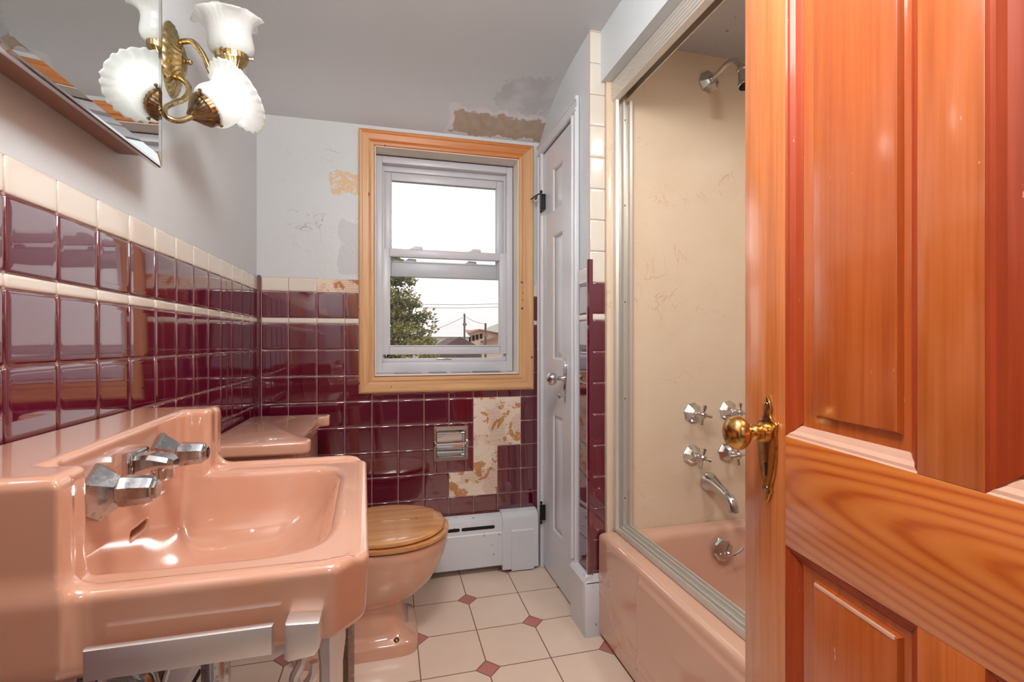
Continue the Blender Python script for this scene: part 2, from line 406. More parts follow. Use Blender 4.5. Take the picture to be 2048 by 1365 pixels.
# ------------------------------------------------------------------ room constants (metres; camera stands at x=0,y=0)
XL, YB, T = -.514, 2.128, .1095
ZC, ZT = 1.227, 1.282            # top of wine tile, top of cream cap
ROWS = [(ZT, ZC, 1), (ZC, ZC - T, 0), (ZC - T, ZC - T - .0214, 1)]
z = ZC - T - .0214
while z > .05: ROWS.append((z, z - T, 0)); z -= T
def tiles(m, cells, fr, seed=1, g=.0009, th=.003, Q=.0055):
    """cushion edged tiles: cells (u0,u1,v0,v1,mi); fr(u,v,h) -> point"""
    rr = random.Random(seed)
    for (u0, u1, v0, v1, mi) in cells:
        tx, ty = rr.uniform(-.004, .004), rr.uniform(-.004, .004); dh = rr.uniform(-.0003, .0003)
        cu, cv = (u0 + u1) / 2, (v0 + v1) / 2; vs = []; fs = []
        hu = (u1 - u0) / 2 - g; hv = (v1 - v0) / 2 - g; q = min(Q, hv * .5)
        rings = [(0, -th), (.0004, -.0013), (q * .4, -.0004), (q, 0), (q * 2.5, .00008)]
        for ins, h in rings:
            a, b = hu - ins, hv - ins
            a = max(a, .001); b = max(b, .001); c = min(.0025 + ins * .25, a * .4, b * .4)
            for (x, y) in ((-a + c, -b), (a - c, -b), (a, -b + c), (a, b - c), (a - c, b), (-a + c, b), (-a, b - c), (-a, -b + c)):
                vs.append(fr(cu + x, cv + y, h + dh + tx * x + ty * y))
        for i in range(len(rings) - 1):
            for j in range(8): fs.append((i * 8 + j, i * 8 + (j + 1) % 8, i * 8 + 8 + (j + 1) % 8, i * 8 + 8 + j))
        fs.append(tuple(range((len(rings) - 1) * 8, len(rings) * 8)))
        m.add(vs, fs, mi)
TM = [WINE, CREAMT, GROUT, PATCH]
S = 'structure'
def cut(r, h):
    a, b, c, d = r; e, f, g, i = h
    if b <= e or a >= f or d <= g or c >= i: return [r]
    o = []
    if a < e: o.append((a, e, c, d))
    if b > f: o.append((f, b, c, d))
    a2, b2 = max(a, e), min(b, f)
    if c < g: o.append((a2, b2, c, g))
    if d > i: o.append((a2, b2, i, d))
    return o
HOLE = (.196, .331, .502, .636)
def st(o, label, cat): return tag(o, label, cat, kind=S)

# floor
st(M().box((-.56, -1.7, -.06), (1.55, 2.3, 0)).build('floor', FLOOR), 'cream octagon tile floor with small dusty pink diamond insets', 'floor')

# left wall
st(M().box((-.62, -.12, 0), (XL - .006, YB + .12, 2.3)).build('wall_left', PLASTER), 'white plaster wall above burgundy tile, behind the pink sink', 'wall')
m = M(); cells = []; Y0 = 2.0196
ys = [YB - .006] + [Y0 - i * T for i in range(0, 20)] + [0.0]
ys = [y for y in ys if y >= 0]
for (zt, zb, mi) in ROWS:
    for a, b in zip(ys, ys[1:]):
        if a - b > .012: cells.append((b, a, zb, zt, mi))
tiles(m, cells, lambda u, v, h: (XL + h, u, v), 3)
m.add([(XL - .0028, 0, .05), (XL - .0028, YB, .05), (XL - .0028, YB, ZT), (XL - .0028, 0, ZT), (XL - .0058, 0, ZT), (XL - .0058, YB, ZT)], [(0, 1, 2, 3), (3, 2, 5, 4)], 2)
st(m.build('wall_left_tile', TM, ang=60), 'burgundy glazed tile wainscot with cream border along the sink wall', 'wall tile')

# back wall with window opening
OX0, OX1, OZ0, OZ1 = -.058, .570, .875, 1.852
m = M(); yb0, yb1 = YB + .006, YB + .24
for lo, hi in (((-.62, yb0, 0), (OX0, yb1, 2.3)), ((OX1, yb0, 0), (1.55, yb1, 2.3)), ((OX0, yb0, OZ1), (OX1, yb1, 2.3))): m.box(lo, hi)
for (a, b, c, d) in cut((OX0, OX1, 0, OZ0), HOLE): m.box((a, yb0, c), (b, yb1, d))
st(m.build('wall_back', PLASTER), 'white peeling plaster wall around the window', 'wall')
m = M(); cells = []; X0 = -.401
xs = [-.501] + [X0 + i * T for i in range(0, 10)] + [.668]
MISS = {(7, 4), (8, 4), (7, 5), (8, 5), (7, 6), (6, 7), (7, 7)}
for k, (zt, zb, mi) in enumerate(ROWS):
    if zt < .25: continue
    zb = max(zb, .250)
    row = k - 1 if k < 2 else k - 1      # k=0 cream cap, 1 first wine row, 2 liner, 3.. lower rows
    for c, (a, b) in enumerate(zip(xs, xs[1:])):
        col = c - 1
        if (col, k - 2) in MISS: continue
        if k == 0 and col in (1, 2): continue
        # leave the window opening free
        if a >= OX0 - .01 and b <= OX1 + .04 and zb > .80: continue
        a2, b2 = a, b
        if zt > .81 and zb > .79 and a < -.11 and b > -.11 : b2 = min(b, -.11)
        if zt > .81 and a >= -.11 and b <= .60 and zb < .80: zt2 = .80
        else: zt2 = zt
        if zb > .79 and a > -.115 and b < .66: continue
        if b2 - a2 < .008 or zt2 - zb < .006: continue
        for (p0, p1, p2, p3) in cut((a2, b2, zb, zt2), HOLE):
            if p1 - p0 > .006 and p3 - p2 > .006: cells.append((p0, p1, p2, p3, mi))
tiles(m, cells, lambda u, v, h: (u, YB - h, v), 5, Q=.003)
gy = YB + .0025
for (x0, x1, z0, z1, mi) in ((-.514, -.06, .2, ZT, 2), (-.06, .575, .2, .88, 2), (.575, .672, .2, .88, 2)):
    for (a, b, c, d) in cut((x0, x1, z0, z1), HOLE): m.add([(a, gy, c), (b, gy, c), (b, gy, d), (a, gy, d)], [(0, 1, 2, 3)], mi)
def zrow(k): return ROWS[k + 2][0]
for (c, k) in MISS:
    x0 = X0 + c * T; m.add([(x0, gy - .0004, zrow(k) - T), (x0 + T, gy - .0004, zrow(k) - T), (x0 + T, gy - .0004, zrow(k)), (x0, gy - .0004, zrow(k))], [(0, 1, 2, 3)], 3)
m.add([(X0 + T, gy - .0004, ZC), (-.1, gy - .0004, ZC), (-.1, gy - .0004, ZT), (X0 + T, gy - .0004, ZT)], [(0, 1, 2, 3)], 3)
st(m.build('wall_back_tile', TM, ang=60), 'burgundy tile wainscot below the window with a bare patch of missing tiles', 'wall tile')
m = M(); m.prism([(XL + .0002, YB - .0005), (XL + .012, YB - .0005), (XL + .0115, YB - .006), (XL + .007, YB - .0115), (XL + .0002, YB - .012)], .06, ZT + .006)
st(m.build('trim_1', WINE), 'thin burgundy corner bead between the two tiled walls', 'trim')

m = M()
rb = random.Random(4); x = .22
while x < .655:
    w_ = rb.uniform(.01, .03); m.box((x, YB - rb.uniform(.002, .008), .246 - rb.uniform(0, .004)), (x + w_, YB + .004, .251 + rb.uniform(0, .005))); x += w_
st(m.build('trim_7', plain('brown adhesive crumbs', (120, 66, 44), .8, nz=.4, nsc=120)), 'ragged brown adhesive line between back wall tile and heater', 'trim')

# ceiling: curved down to the window wall
prof = [(-1.7, 2.11), (1.3, 2.11), (1.45, 2.109), (1.55, 2.106), (1.65, 2.100), (1.75, 2.090), (1.85, 2.073), (1.93, 2.052), (2.0, 2.024), (2.06, 1.990), (2.10, 1.962), (2.14, 1.940)]
m = M(); n = len(prof); vs = [(x, y, zz) for x in (-.56, .72) for (y, zz) in prof]
nx = 2
m.add(vs, [(i, i + 1, n + i + 1, n + i) for i in range(n - 1)])
m.add([(-.56, y, zz + .15) for (y, zz) in prof[:1] + prof[-1:]] + [(.72, y, zz + .15) for (y, zz) in prof[:1] + prof[-1:]], [(0, 1, 3, 2)])
st(m.build('ceiling', CEIL, ang=60), 'grey white ceiling curving down to the window with peeled corner', 'ceiling')

# closet wall (right, back), its return and the tub end wall
m = M(); XC = .677
m.box((XC, 2.062, 0), (.74, YB + .006, 2.2)); m.box((XC, 1.556, 0), (.74, 1.697, 2.2)); m.box((XC, 1.697, 1.868), (.74, 2.062, 2.2)); m.box((.70, 1.697, 0), (.74, 2.062, 1.868))
st(m.build('wall_right', PLASTER), 'white narrow closet wall beside the window', 'wall')
m = M(); cells = []; xt = XC - .008
for (zt, zb, mi) in ROWS:
    if zt < .21: continue
    cells.append((1.556, 1.640, max(zb, .212), zt, mi))
tiles(m, cells, lambda u, v, h: (xt - h, u, v), 8)
m.add([(xt + .003, 1.556, .2), (xt + .003, 1.642, .2), (xt + .003, 1.642, ZT), (xt + .003, 1.556, ZT)], [(0, 1, 2, 3)], 2)
cells = []
for (zt, zb, mi) in ROWS[1:]:
    if zt < .21: continue
    cells.append((.682, .734, max(zb, .212), zt, mi))
zz = ZC
while zz < 2.11: cells.append((.676, .734, zz, min(zz + T, 2.108), 1)); zz += T
tiles(m, cells, lambda u, v, h: (u, 1.550 - h, v), 9)
m.add([(.672, 1.5525, .2), (.736, 1.5525, .2), (.736, 1.5525, 2.11), (.672, 1.5525, 2.11)], [(0, 1, 2, 3)], 2)
st(m.build('wall_right_tile', TM, ang=60), 'narrow burgundy and cream tiled return beside the bathtub', 'wall tile')
m = M(); m.prism([(xt - .001, 1.562), (xt - .003, 1.551), (xt + .002, 1.5455), (.684, 1.5455), (.684, 1.552)], .205, ZT + .025)
st(m.build('trim_2', WINE), 'dark burgundy bullnose strip on the closet wall corner', 'trim')
st(M().box((.70, 1.556, 0), (1.55, 1.61, 2.2)).build('wall_shower_end', MARBLE), 'wall behind the shower fittings', 'wall')
m = M(); m.box((.764, 1.550, .34), (1.47, 1.558, 2.088)); m.box((.735, 1.540, .345), (.765, 1.558, 1.932), .003)
st(m.build('wall_shower_panel', MARBLE), 'cream marbled shower wall panel carrying the taps', 'wall panel')
m = M(); m.box((1.47, -.12, 0), (1.55, 1.6, 2.2)); st(m.build('wall_shower_side', MARBLE), 'cream marbled wall along the far side of the tub', 'wall')
m = M(); m.box((.716, 0, 1.928), (.85, 1.5560, 2.2)); st(m.build('wall_shower_header', [PLASTER]), 'white soffit wall above the shower opening', 'wall')
st(M().box((.85, 0, 2.086), (1.50, 1.556, 2.15)).build('ceiling_shower', MILDEW), 'grey mildew spotted ceiling inside the shower', 'ceiling')

# entry wall with doorway and hallway behind the camera
m = M(); DX0, DX1 = -.25, .545
m.box((-.62, -.12, 0), (DX0, 0, 2.2)); m.box((DX1, -.12, 0), (1.55, 0, 2.2)); m.box((DX0, -.12, 2.0), (DX1, 0, 2.2))
st(m.build('wall_front', PLASTER), 'white entry wall with the doorway the view is taken from', 'wall')
m = M()
for a, b in (((DX0 - .09, 0), (DX0, .018)), ((DX1, 0), (DX1 + .09, .012))): m.box((a[0], a[1], 0), (b[0], b[1], 2.06), .003)
m.box((DX0 - .09, 0, 2.0), (DX1 + .09, .018, 2.09), .003)
st(m.build('trim_3', PINEZ), 'stained wood casing around the entry doorway', 'trim')
m = M(); m.box((-.62, -1.75, 0), (-.56, -.12, 2.2)); m.box((1.3, -1.75, 0), (1.36, -.12, 2.2)); m.box((-.62, -1.8, 0), (1.36, -1.7, 2.2))
st(m.build('wall_hallway', plain('darkened hallway paint', (118, 106, 98), .7)), 'darkened hallway walls outside the doorway', 'wall')  # wall colour darkened to weaken its reflection in the back tiles
st(M().box((-.62, -1.8, 2.2), (1.6, 2.3, 2.26)).build('ceiling_upper', CEIL), 'flat plaster board above the ceiling', 'ceiling')

# baseboards
m = M()
def bbprofile(): return [(0, 0), (0, .175), (-.004, .19), (.006, .205), (.02, .212), (.03, .212), (.03, 0)]
pr = [(.651 + a, b) for a, b in bbprofile()]
m.loft([[(p[0], 1.540 , p[1]) for p in pr], [(p[0], 1.672, p[1]) for p in pr]])
m.box((.6508, 1.536, 0), (.716, 1.566, .19), .002); m.prism([(1.536, .185), (1.536, .19), (1.55, .211), (1.566, .211), (1.566, .185)], .657, .716, 0)
st(m.build('baseboard_right', WHITECHIP), 'chipped tall white baseboard block at the closet corner', 'baseboard')

# ------------------------------------------------------------------ window
W = thing('window_1', (.25, 2.2, .88), 'white vinyl double hung window with the lower sash slightly raised', 'window', kind=S)
m = M(); a0, a1, b0, b1 = OX0, .566, .882, 1.846
for lo, hi in (((a0, 2.205, b0), (a0 + .028, 2.30, b1)), ((a1 - .028, 2.205, b0), (a1, 2.30, b1)), ((a0 + .028, 2.205, b1 - .03), (a1 - .028, 2.30, b1)), ((a0 + .028, 2.205, b0), (a1 - .028, 2.30, b0 + .045))): m.box(lo, hi, .002)
m.box((a0 + .028, 2.232, b0 + .045), (a1 - .028, 2.25, b0 + .062), .002)
m.box((a0 + .028, 2.240, b1 - .055), (a1 - .028, 2.30, b1 - .03), .002)
for x in (a0 + .028, a1 - .036): m.box((x, 2.236, b0 + .045), (x + .008, 2.242, b1 - .03), .001)
m.build('window_frame', WHITEPLASTIC, W)
def sash(x0, x1, z0, z1, y0, y1, st_, rt, rb, nm):
    s = M(); s.box((x0, y0, z0), (x0 + st_, y1, z1), .003); s.box((x1 - st_, y0, z0), (x1, y1, z1), .003)
    s.box((x0 + st_, y0, z1 - rt), (x1 - st_, y1, z1), .003); s.box((x0 + st_, y0, z0), (x1 - st_, y1, z0 + rb), .003)
    ym = (y0 + y1) / 2
    for (lo, hi) in (((x0 + st_, ym - .008, z0 + rb), (x0 + st_ + .003, ym + .008, z1 - rt)), ((x1 - st_ - .003, ym - .008, z0 + rb), (x1 - st_, ym + .008, z1 - rt))): s.box(lo, hi)
    s.box((x0 + st_, y0 - .004, z0 + rb - .004), (x1 - st_, y0 + .002, z0 + rb + .002), .0015)
    o = s.build(nm, WHITEPLASTIC, W)
    p = M().add([(x0 + st_ - .002, ym, z0 + rb - .002), (x1 - st_ + .002, ym, z0 + rb - .002), (x1 - st_ + .002, ym, z1 - rt + .002), (x0 + st_ - .002, ym, z1 - rt + .002)], [(0, 1, 2, 3)])
    g = p.build('pane', GLASS, o); return o
up = sash(-.026, .533, 1.318, 1.795, 2.252, 2.280, .034, .04, .068, 'upper_sash')
lo_ = sash(-.034, .540, .962, 1.438, 2.214, 2.242, .034, .036, .04, 'lower_sash')
for sx, par, yy, zz in ((.115, lo_, 2.226, 1.438), (.385, lo_, 2.226, 1.438), (.09, up, 2.258, 1.386), (.37, up, 2.258, 1.386)):
    m = M(); m.prism([(sx - .03, zz), (sx - .012, zz + .010), (sx - .006, zz + .015), (sx + .028, zz + .013), (sx + .032, zz)], yy - .009, yy + .009, 1, .001)
    m.build('tilt_latch', WHITEPLASTIC, par)
m = M(); m.box((.21, 2.228, .936), (.28, 2.234, .944), .002); m.build('sill_lock', SATIN, W)
# wood reveal lining + casing
m = M(); y0, y1 = YB - .012, 2.206
m.box((OX0 - .002, y0 + .004, OZ0), (OX0 + .001, y1, OZ1)); m.box((OX1 - .001, y0 + .004, OZ0), (OX1 + .002, y1, OZ1)); m.box((OX0, y0 + .004, OZ1 - .001), (OX1, y1, OZ1 + .002))
m.box((OX0, y0 + .004, OZ0 - .002), (OX1, y1, OZ0 + .004))
st(m.build('trim_4', plain('cream primed reveal', (232, 222, 210), .5, nz=.06)), 'pale lining boards inside the window opening', 'trim')
WC = thing('trim_5', (.26, YB, .8), 'wide unpainted yellow pine casing framing the window', 'window casing', kind=S)
TX0, TX1, TZ0, TZ1 = -.126, .644, .800, 1.922; IX0, IX1, IZ0, IZ1 = OX0 - .004, OX1 + .003, OZ0 - .006, OZ1 + .004
pf = [(0, 0), (0, .014), (.10, .0185), (.2, .0185), (.26, .0155), (.62, .0125), (.68, .010), (.80, .013), (.94, .012), (1, .009), (1, 0)]
def casing(Oa, Ob, Ia, Ib, mat, nm='casing_board'):
    A = []; B = []
    for f, h in pf:
        A.append((Oa[0] + (Ia[0] - Oa[0]) * f, YB + .004 - h, Oa[1] + (Ia[1] - Oa[1]) * f)); B.append((Ob[0] + (Ib[0] - Ob[0]) * f, YB + .004 - h, Ob[1] + (Ib[1] - Ob[1]) * f))
    M().loft([A, B]).build(nm, mat, WC, ang=20)
casing((TX0, TZ0), (TX0, TZ1), (IX0, IZ0), (IX0, IZ1), PINEZ); casing((TX1, TZ0), (TX1, TZ1), (IX1, IZ0), (IX1, IZ1), PINEZ)
casing((TX0, TZ1), (TX1, TZ1), (IX0, IZ1), (IX1, IZ1), PINESHADE); casing((TX0, TZ0), (TX1, TZ0), (IX0, IZ0), (IX1, IZ0), PINEX)
m = M()
for x0, x1, dz in ((.02, .14, .0), (.17, .25, .001), (.27, .36, .0), (.37, .50, .002)):
    m.box((x0, 2.160, OZ0 + .0045 + dz), (x1, 2.203, OZ0 + .006 + dz), 0)
m.build('shim', plain('grey shim', (150, 140, 146), .6), WC)

# ------------------------------------------------------------------ closet door
D1 = thing('door_1', (.69, 1.88, 0), 'narrow white painted closet door with chrome knob and raised panels', 'door', kind=S)
m = M(); fx = .6745
pv = [(.22, .712), (.945, 1.468), (1.575, 1.755)]; pa, pb = 1.822, 1.938
m.box((fx, 1.700, .012), (.698, pa, 1.862)); m.box((fx, pb, .012), (.698, 2.060, 1.862))
zz = [.012] + [q for p in pv for q in p] + [1.862]
for i in range(0, len(zz), 2): m.box((fx, pa, zz[i]), (.698, pb, zz[i + 1]))
for (q0, q1) in pv:
    m.box((fx + .009, pa, q0), (.697, pb, q1))
    # raised field with sloped shoulders
    A = [(fx + .009, pa + .012, q0 + .012), (fx + .009, pb - .012, q0 + .012), (fx + .009, pb - .012, q1 - .012), (fx + .009, pa + .012, q1 - .012)]
    B = [(fx + .002, pa + .032, q0 + .034), (fx + .002, pb - .032, q0 + .034), (fx + .002, pb - .032, q1 - .034), (fx + .002, pa + .032, q1 - .034)]
    m.loft([A, B], (False, True))
    C = [(fx, pa, q0), (fx, pb, q0), (fx, pb, q1), (fx, pa, q1)]; E_ = [(fx + .007, pa + .008, q0 + .008), (fx + .007, pb - .008, q0 + .008), (fx + .007, pb - .008, q1 - .008), (fx + .007, pa + .008, q1 - .008)]
    m.loft([C, E_], (False, False))
m.build('door_slab', WHITE, D1, ang=25)
def hinge(zc, hook):
    h = M(); h.tube([(.655, 2.040, zc - .034), (.655, 2.040, zc + .034)], .0062, 10, smooth=1)
    h.ball((.655, 2.040, zc + .044), .0066, u=10, v=8); h.ball((.655, 2.040, zc - .044), .0066, u=10, v=8); h.tube([(.655, 2.040, zc - .046), (.655, 2.040, zc + .046)], .003, 8, smooth=1)
    h.box((.657, 2.036, zc - .034), (.6743, 2.044, zc + .034), .001)
    if hook: h.tube([(.655, 2.040, zc + .036), (.648, 2.050, zc + .036), (.634, 2.075, zc + .029), (.624, 2.094, zc + .022)], .003, 8); h.tube([(.640, 2.064, zc + .036), (.640, 2.064, zc + .022), (.634, 2.068, zc + .016)], .0045, 8)
    h.build('hinge', BLACKMETAL, D1)
hinge(1.645, True); hinge(.258, False)
m = M(); kx = fx
pl_ = [(-.005, -.075), (0, -.088), (.005, -.075), (.006, -.06), (.012, -.01), (.016, .035), (.017, .05), (.010, .058), (.006, .068), (.003, .08), (0, .095), (-.003, .08), (-.006, .068), (-.010, .058), (-.017, .05), (-.016, .035), (-.012, -.01), (-.006, -.06)]
m.prism([(1.785 + a, .862 + b) for a, b in pl_], kx - .006, kx + .0005, 0, .0015)
kp = m.build('knob_plate', CHROME, D1)
m = M(); m.lathe([(.012, -.003), (.013, .004), (.009, .010), (.008, .03), (.012, .036), (.022, .040), (.0265, .048), (.0268, .056), (.022, .066), (.012, .072), (.001, .073)], (kx - .004, 1.785, .876), (-1, 0, 0), 24); m.build('knob', CHROME, D1)
m = M(); m.lathe([(.006, 0), (.005, .010), (.010, .014), (.011, .020), (.006, .026), (.001, .027)], (kx - .005, 1.785, .806), (-1, 0, 0), 16); m.build('thumb_turn', CHROME, D1)
m = M(); fxc = .660
def fluted(y0, y1, z0, z1):
    w = y1 - y0; cs = [(0, .674), (0, fxc + .004), (.06, fxc), (.22, fxc), (.28, fxc + .005), (.5, fxc + .0065), (.72, fxc + .005), (.78, fxc), (.94, fxc), (1, fxc + .004), (1, .674)]
    m.loft([[(x, y0 + f * w, z0) for f, x in cs], [(x, y0 + f * w, z1) for f, x in cs]])
fluted(2.062, 2.124, .002, 1.868); fluted(1.648, 1.698, .21, 1.868)
w = .058; cs = [(0, .674), (0, fxc + .004), (.06, fxc), (.22, fxc), (.28, fxc + .005), (.72, fxc + .005), (.78, fxc), (.94, fxc), (1, fxc + .004), (1, .674)]
m.loft([[(x, 1.648, 1.868 + f * w) for f, x in cs], [(x, 2.124, 1.868 + f * w) for f, x in cs]])
st(m.build('trim_6', WHITE, ang=20), 'white fluted casing around the closet door', 'door casing')

# ------------------------------------------------------------------ open wooden entry door (local frame: x from hinge edge... t from free edge)
A_ = .1296; E0 = (.6351, .7513)
D2 = thing('door_2', (E0[0], E0[1], 0), 'open orange varnished wood panel door with brass knob beside the bathtub', 'door', kind=S, rotz=math.pi / 2 - A_)
# local +x points from hinge to free edge, so t = -x; local +y is the room (camera) side
DW, DT, H2 = .736, .035, 1.985
def dbox(t0, t1, z0, z1, mat, nm, y0=-DT, y1=0, b=.0012):
    return M().box((-t1, y0, z0), (-t0, y1, z1), b).build(nm, mat, D2, local=True)
dbox(0, .108, .008, H2, OAKST, 'stile'); dbox(.626, DW, .008, H2, OAKST, 'stile')
dbox(.108, .626, .692, .869, OAKRL, 'lock_rail'); dbox(.108, .626, 1.87, H2, OAKR2, 'top_rail'); dbox(.108, .626, .008, .20, OAKR2, 'bottom_rail')
dbox(.331, .403, .869, 1.87, OAKMU, 'mullion'); dbox(.331, .403, .20, .692, OAKMU, 'mullion')
for (t0, t1) in ((.108, .331), (.403, .626)):
    for (z0, z1) in ((.869, 1.87), (.20, .692)):
        m = M(); q = .027; yb = -.013
        m.box((-t1, -.028, z0), (-t0, yb, z1))
        i0, i1, j0, j1 = t0 + .055, t1 - .031, z0 + .042, z1 - .034
        def rg(e, y): return [(-(i1 - e), y, j0 + e), (-(i0 + e), y, j0 + e), (-(i0 + e), y, j1 - e), (-(i1 - e), y, j1 - e)]
        m.loft([rg(-.003, yb), rg(0, yb + .007), rg(.003, yb + .008)], (False, True))
        p = m.build('panel', OAKPN, D2, ang=20, local=True)
        def mould(t_a, z_a, t_b, z_b, dt, dz, mat, ww=.025):
            # ogee strip from (t_a,z_a) to (t_b,z_b), growing inward by (dt,dz), mitred
            P = [(0, -.0005), (.10, -.0025), (.3, -.003), (.55, -.008), (.8, -.010), (1, yb + .0005), (1, -.02), (0, -.02)]
            Ra, Rb = [], []
            for f, y in P:
                sa = (1 if t_b >= t_a else -1); ss = (1 if z_b >= z_a else -1)
                da = (f * ww * sa if dz else f * ww * dt, f * ww * dz if dz else f * ww * ss)
                db = (-f * ww * sa if dz else f * ww * dt, f * ww * dz if dz else -f * ww * ss)
                Ra.append((-(t_a + da[0]), y, z_a + da[1])); Rb.append((-(t_b + db[0]), y, z_b + db[1]))
            M().loft([Ra, Rb]).build('moulding', mat, p, ang=15)
        mould(t0, z0, t0, z1, 1, 0, OAKMO); mould(t1, z0, t1, z1, -1, 0, OAKMO, .018)
        mould(t0, z0, t1, z0, 0, 1, WORNLIT, .02); mould(t0, z1, t1, z1, 0, -1, OAKMO, .02)  # bottom moulding coloured pale, as if catching light
        if z0 < .5:
            M().box((-(i1 - .002), yb + .006, j1 - .004), (-(i0 + .002), yb + .0087, j1 + .0015), .0005).build('worn_edge', WORNLIT, p)
# knob and plate
pl2 = [(0, .098), (.006, .088), (.0105, .076), (.010, .070), (.0085, .066), (.009, .06), (.014, .052), (.021, .050), (.0245, .046), (.0245, .040), (.0215, .034), (.0235, .01), (.0225, -.02), (.017, -.05), (.010, -.068), (.011, -.073), (.012, -.08), (.007, -.086), (.0045, -.094), (.002, -.1)]
pl2 = pl2 + [(-a, b) for a, b in pl2[::-1] if a > .001]
m = M(); m.prism([(-.0685 - a, .842 + b * .92) for a, b in pl2], .0, .006, 1, .002)
pk = m.build('knob_plate', GOLD, D2, local=True)
m = M(); m.lathe([(.004, 0), (.0042, .0012), (.002, .0018)], (-.0685, .006, .772), (0, 1, 0), 12, caps=(False, True)); m.lathe([(.004, 0), (.0042, .0012), (.002, .0018)], (-.0685, .006, .915), (0, 1, 0), 12, caps=(False, True)); m.build('screw', CHROME, pk)
m = M(); m.lathe([(.004, 0), (.004, .0006)], (-.0685, .006, .813), (0, 1, 0), 12, caps=(False, True)); m.box((-.0705, .0055, .794), (-.0665, .0066, .812)); m.build('keyhole', DARK, pk)
m = M(); m.lathe([(.0165, -.002), (.017, .006), (.0155, .010), (.0125, .012), (.0125, .018), (.0135, .020), (.0135, .024), (.010, .028), (.010, .034), (.013, .037), (.022, .040), (.0275, .047), (.0285, .053), (.027, .060), (.021, .067), (.012, .0705), (.001, .071)], (-.0685, .006, .868), (0, 1, 0), 32); m.build('knob', GOLD, D2, local=True)

# ------------------------------------------------------------------ bathroom sink
YC = .868; ZR = .765
def F_sink(X, Y, Z):
    u0 = X - XL - .004; u = u0 + (Y - YC) * .05; v = np.abs(Y - YC)
    ch = .749 * u + .662 * v - .516
    d = smax(smax(u - .474, v - .285, .010), ch, .007); d = smax(d, -u0, .004)
    dt = d + .06 * np.clip(ZR - Z, 0, .2)
    zz = np.abs(Z - .720) - .045; r = .011
    body = np.minimum(np.maximum(dt + r, zz + r), 0) + np.sqrt(np.maximum(dt + r, 0) ** 2 + np.maximum(zz + r, 0) ** 2) - r
    # shelf back
    e = np.maximum(np.maximum(u - .173, v - .287), -u0); zb = np.abs(Z - .785) - .1
    e = e + .12 * np.clip(Z - .8, -.03, .1) * (u > .1) * 0
    r2 = .013
    blk = np.minimum(np.maximum(e + r2, zb + r2), 0) + np.sqrt(np.maximum(e + r2, 0) ** 2 + np.maximum(zb + r2, 0) ** 2) - r2
    f = smin(body, blk, .030)
    # recessed middle of the shelf
    rec = smax(.127 - u, v - (.185 + np.clip(u - .127, -.05, .08) * .85), .010)
    rec = smax(rec, ZR - .006 - Z, .008)
    f = smax(f, -rec, .010)
    # deck sunk inside the raised lip
    deck = smax(d + .024, (ZR - .006) - Z, .003); deck = smax(deck, .17 - u, .01); f = smax(f, -deck, .004)
    # bowl
    sl = .30 * np.clip(ZR - Z, -.02, .3)
    bi = smax(smax(u - .424 + sl * 1.5, v - .217 + sl * .8, .035), .72 * u + .69 * v - .435 + sl, .05)
    bi = smax(bi, .127 - u, .012)
    floor_ = .622 + .2 * np.clip(u - .24, 0, .3) ** 1.5 - Z
    bowl = smax(bi, floor_, .075)
    under = smax(smax(smax(u - .452 + sl * 1.5, v - .262 + .55 * np.clip(ZR - Z, 0, .3), .04), .10 - u, .03), .594 - Z, .05); under = np.maximum(under, Z - .70)
    f = smin(f, under, .02)
    f = smax(f, -bowl, .014)
    # overflow slot
    q = np.sqrt(np.maximum(np.abs(Y - .884) - .026, 0) ** 2 + (Z - .7245) ** 2) - .006
    slot = np.maximum(q, np.abs(u - .117) - .02); f = smax(f, -slot, .003)
    return f
SK = thing('bathroom_sink', (XL, YC, .7), 'pink vintage wall hung sink with shelf back on chrome legs', 'sink')
v_, f_ = surfnet(F_sink, (XL - .01, .56, .575), (-.005, 1.175, .90), .0036)
v_ = [(max(a, XL + .003), b, c) for a, b, c in v_]
M().add(v_, f_).build('basin', PINK, SK, ang=None); SK.children[0].data.polygons.foreach_set('use_smooth', [True] * len(SK.children[0].data.polygons))
xf = XL + .131
def sink_handle(y, zc, nm='faucet_handle'):
    h = M()
    h.lathe([(.039, 0), (.039, .006), (.035, .009), (.0215, .027), (.020, .029)], (xf - .002, y, zc), (1, 0, 0), 6, caps=(True, True), ph=.0)
    e = h.build('escutcheon', CHROME_OLD, SK, ang=20)
    h = M(); h.lathe([(.016, .027), (.0215, .030), (.0225, .034), (.0195, .064), (.018, .068), (.0135, .070), (.0135, .0725), (.011, .074)], (xf - .002, y, zc), (1, 0, 0), 8, caps=(False, True), ph=.39, rf=lambda t, i: 1 + (.05 * math.cos(8 * t)))
    h.build(nm, CHROME_OLD, SK, ang=25)
xf += .004; sink_handle(.760, .820); xf -= .008; sink_handle(.968, .823); xf += .004
m = M()
m.box((xf - .004, .832, .812), (xf + .012, .889, .856), .004)
sec = []
for (dx, zt, zb, hw) in ((0, .850, .818, .022), (.012, .850, .822, .021), (.024, .849, .826, .0205), (.036, .846, .828, .020), (.046, .843, .827, .019), (.052, .838, .826, .014)):
    yc = .857; c = .006
    sec.append([(xf + .008 + dx, yc + a, b) for a, b in ((-hw, zb + c), (-hw + c, zb), (hw - c, zb), (hw, zb + c), (hw, zt - c), (hw - c, zt), (-hw + c, zt), (-hw, zt - c))])
m.loft(sec); m.build('spout', CHROME, SK, ang=30)
m = M(); m.lathe([(.0145, 0), (.0145, -.018), (.013, -.022), (.009, -.022)], (xf + .043, .857, .831), (0, 0, 1), 20, caps=(False, True)); m.build('aerator', CHROME, SK)
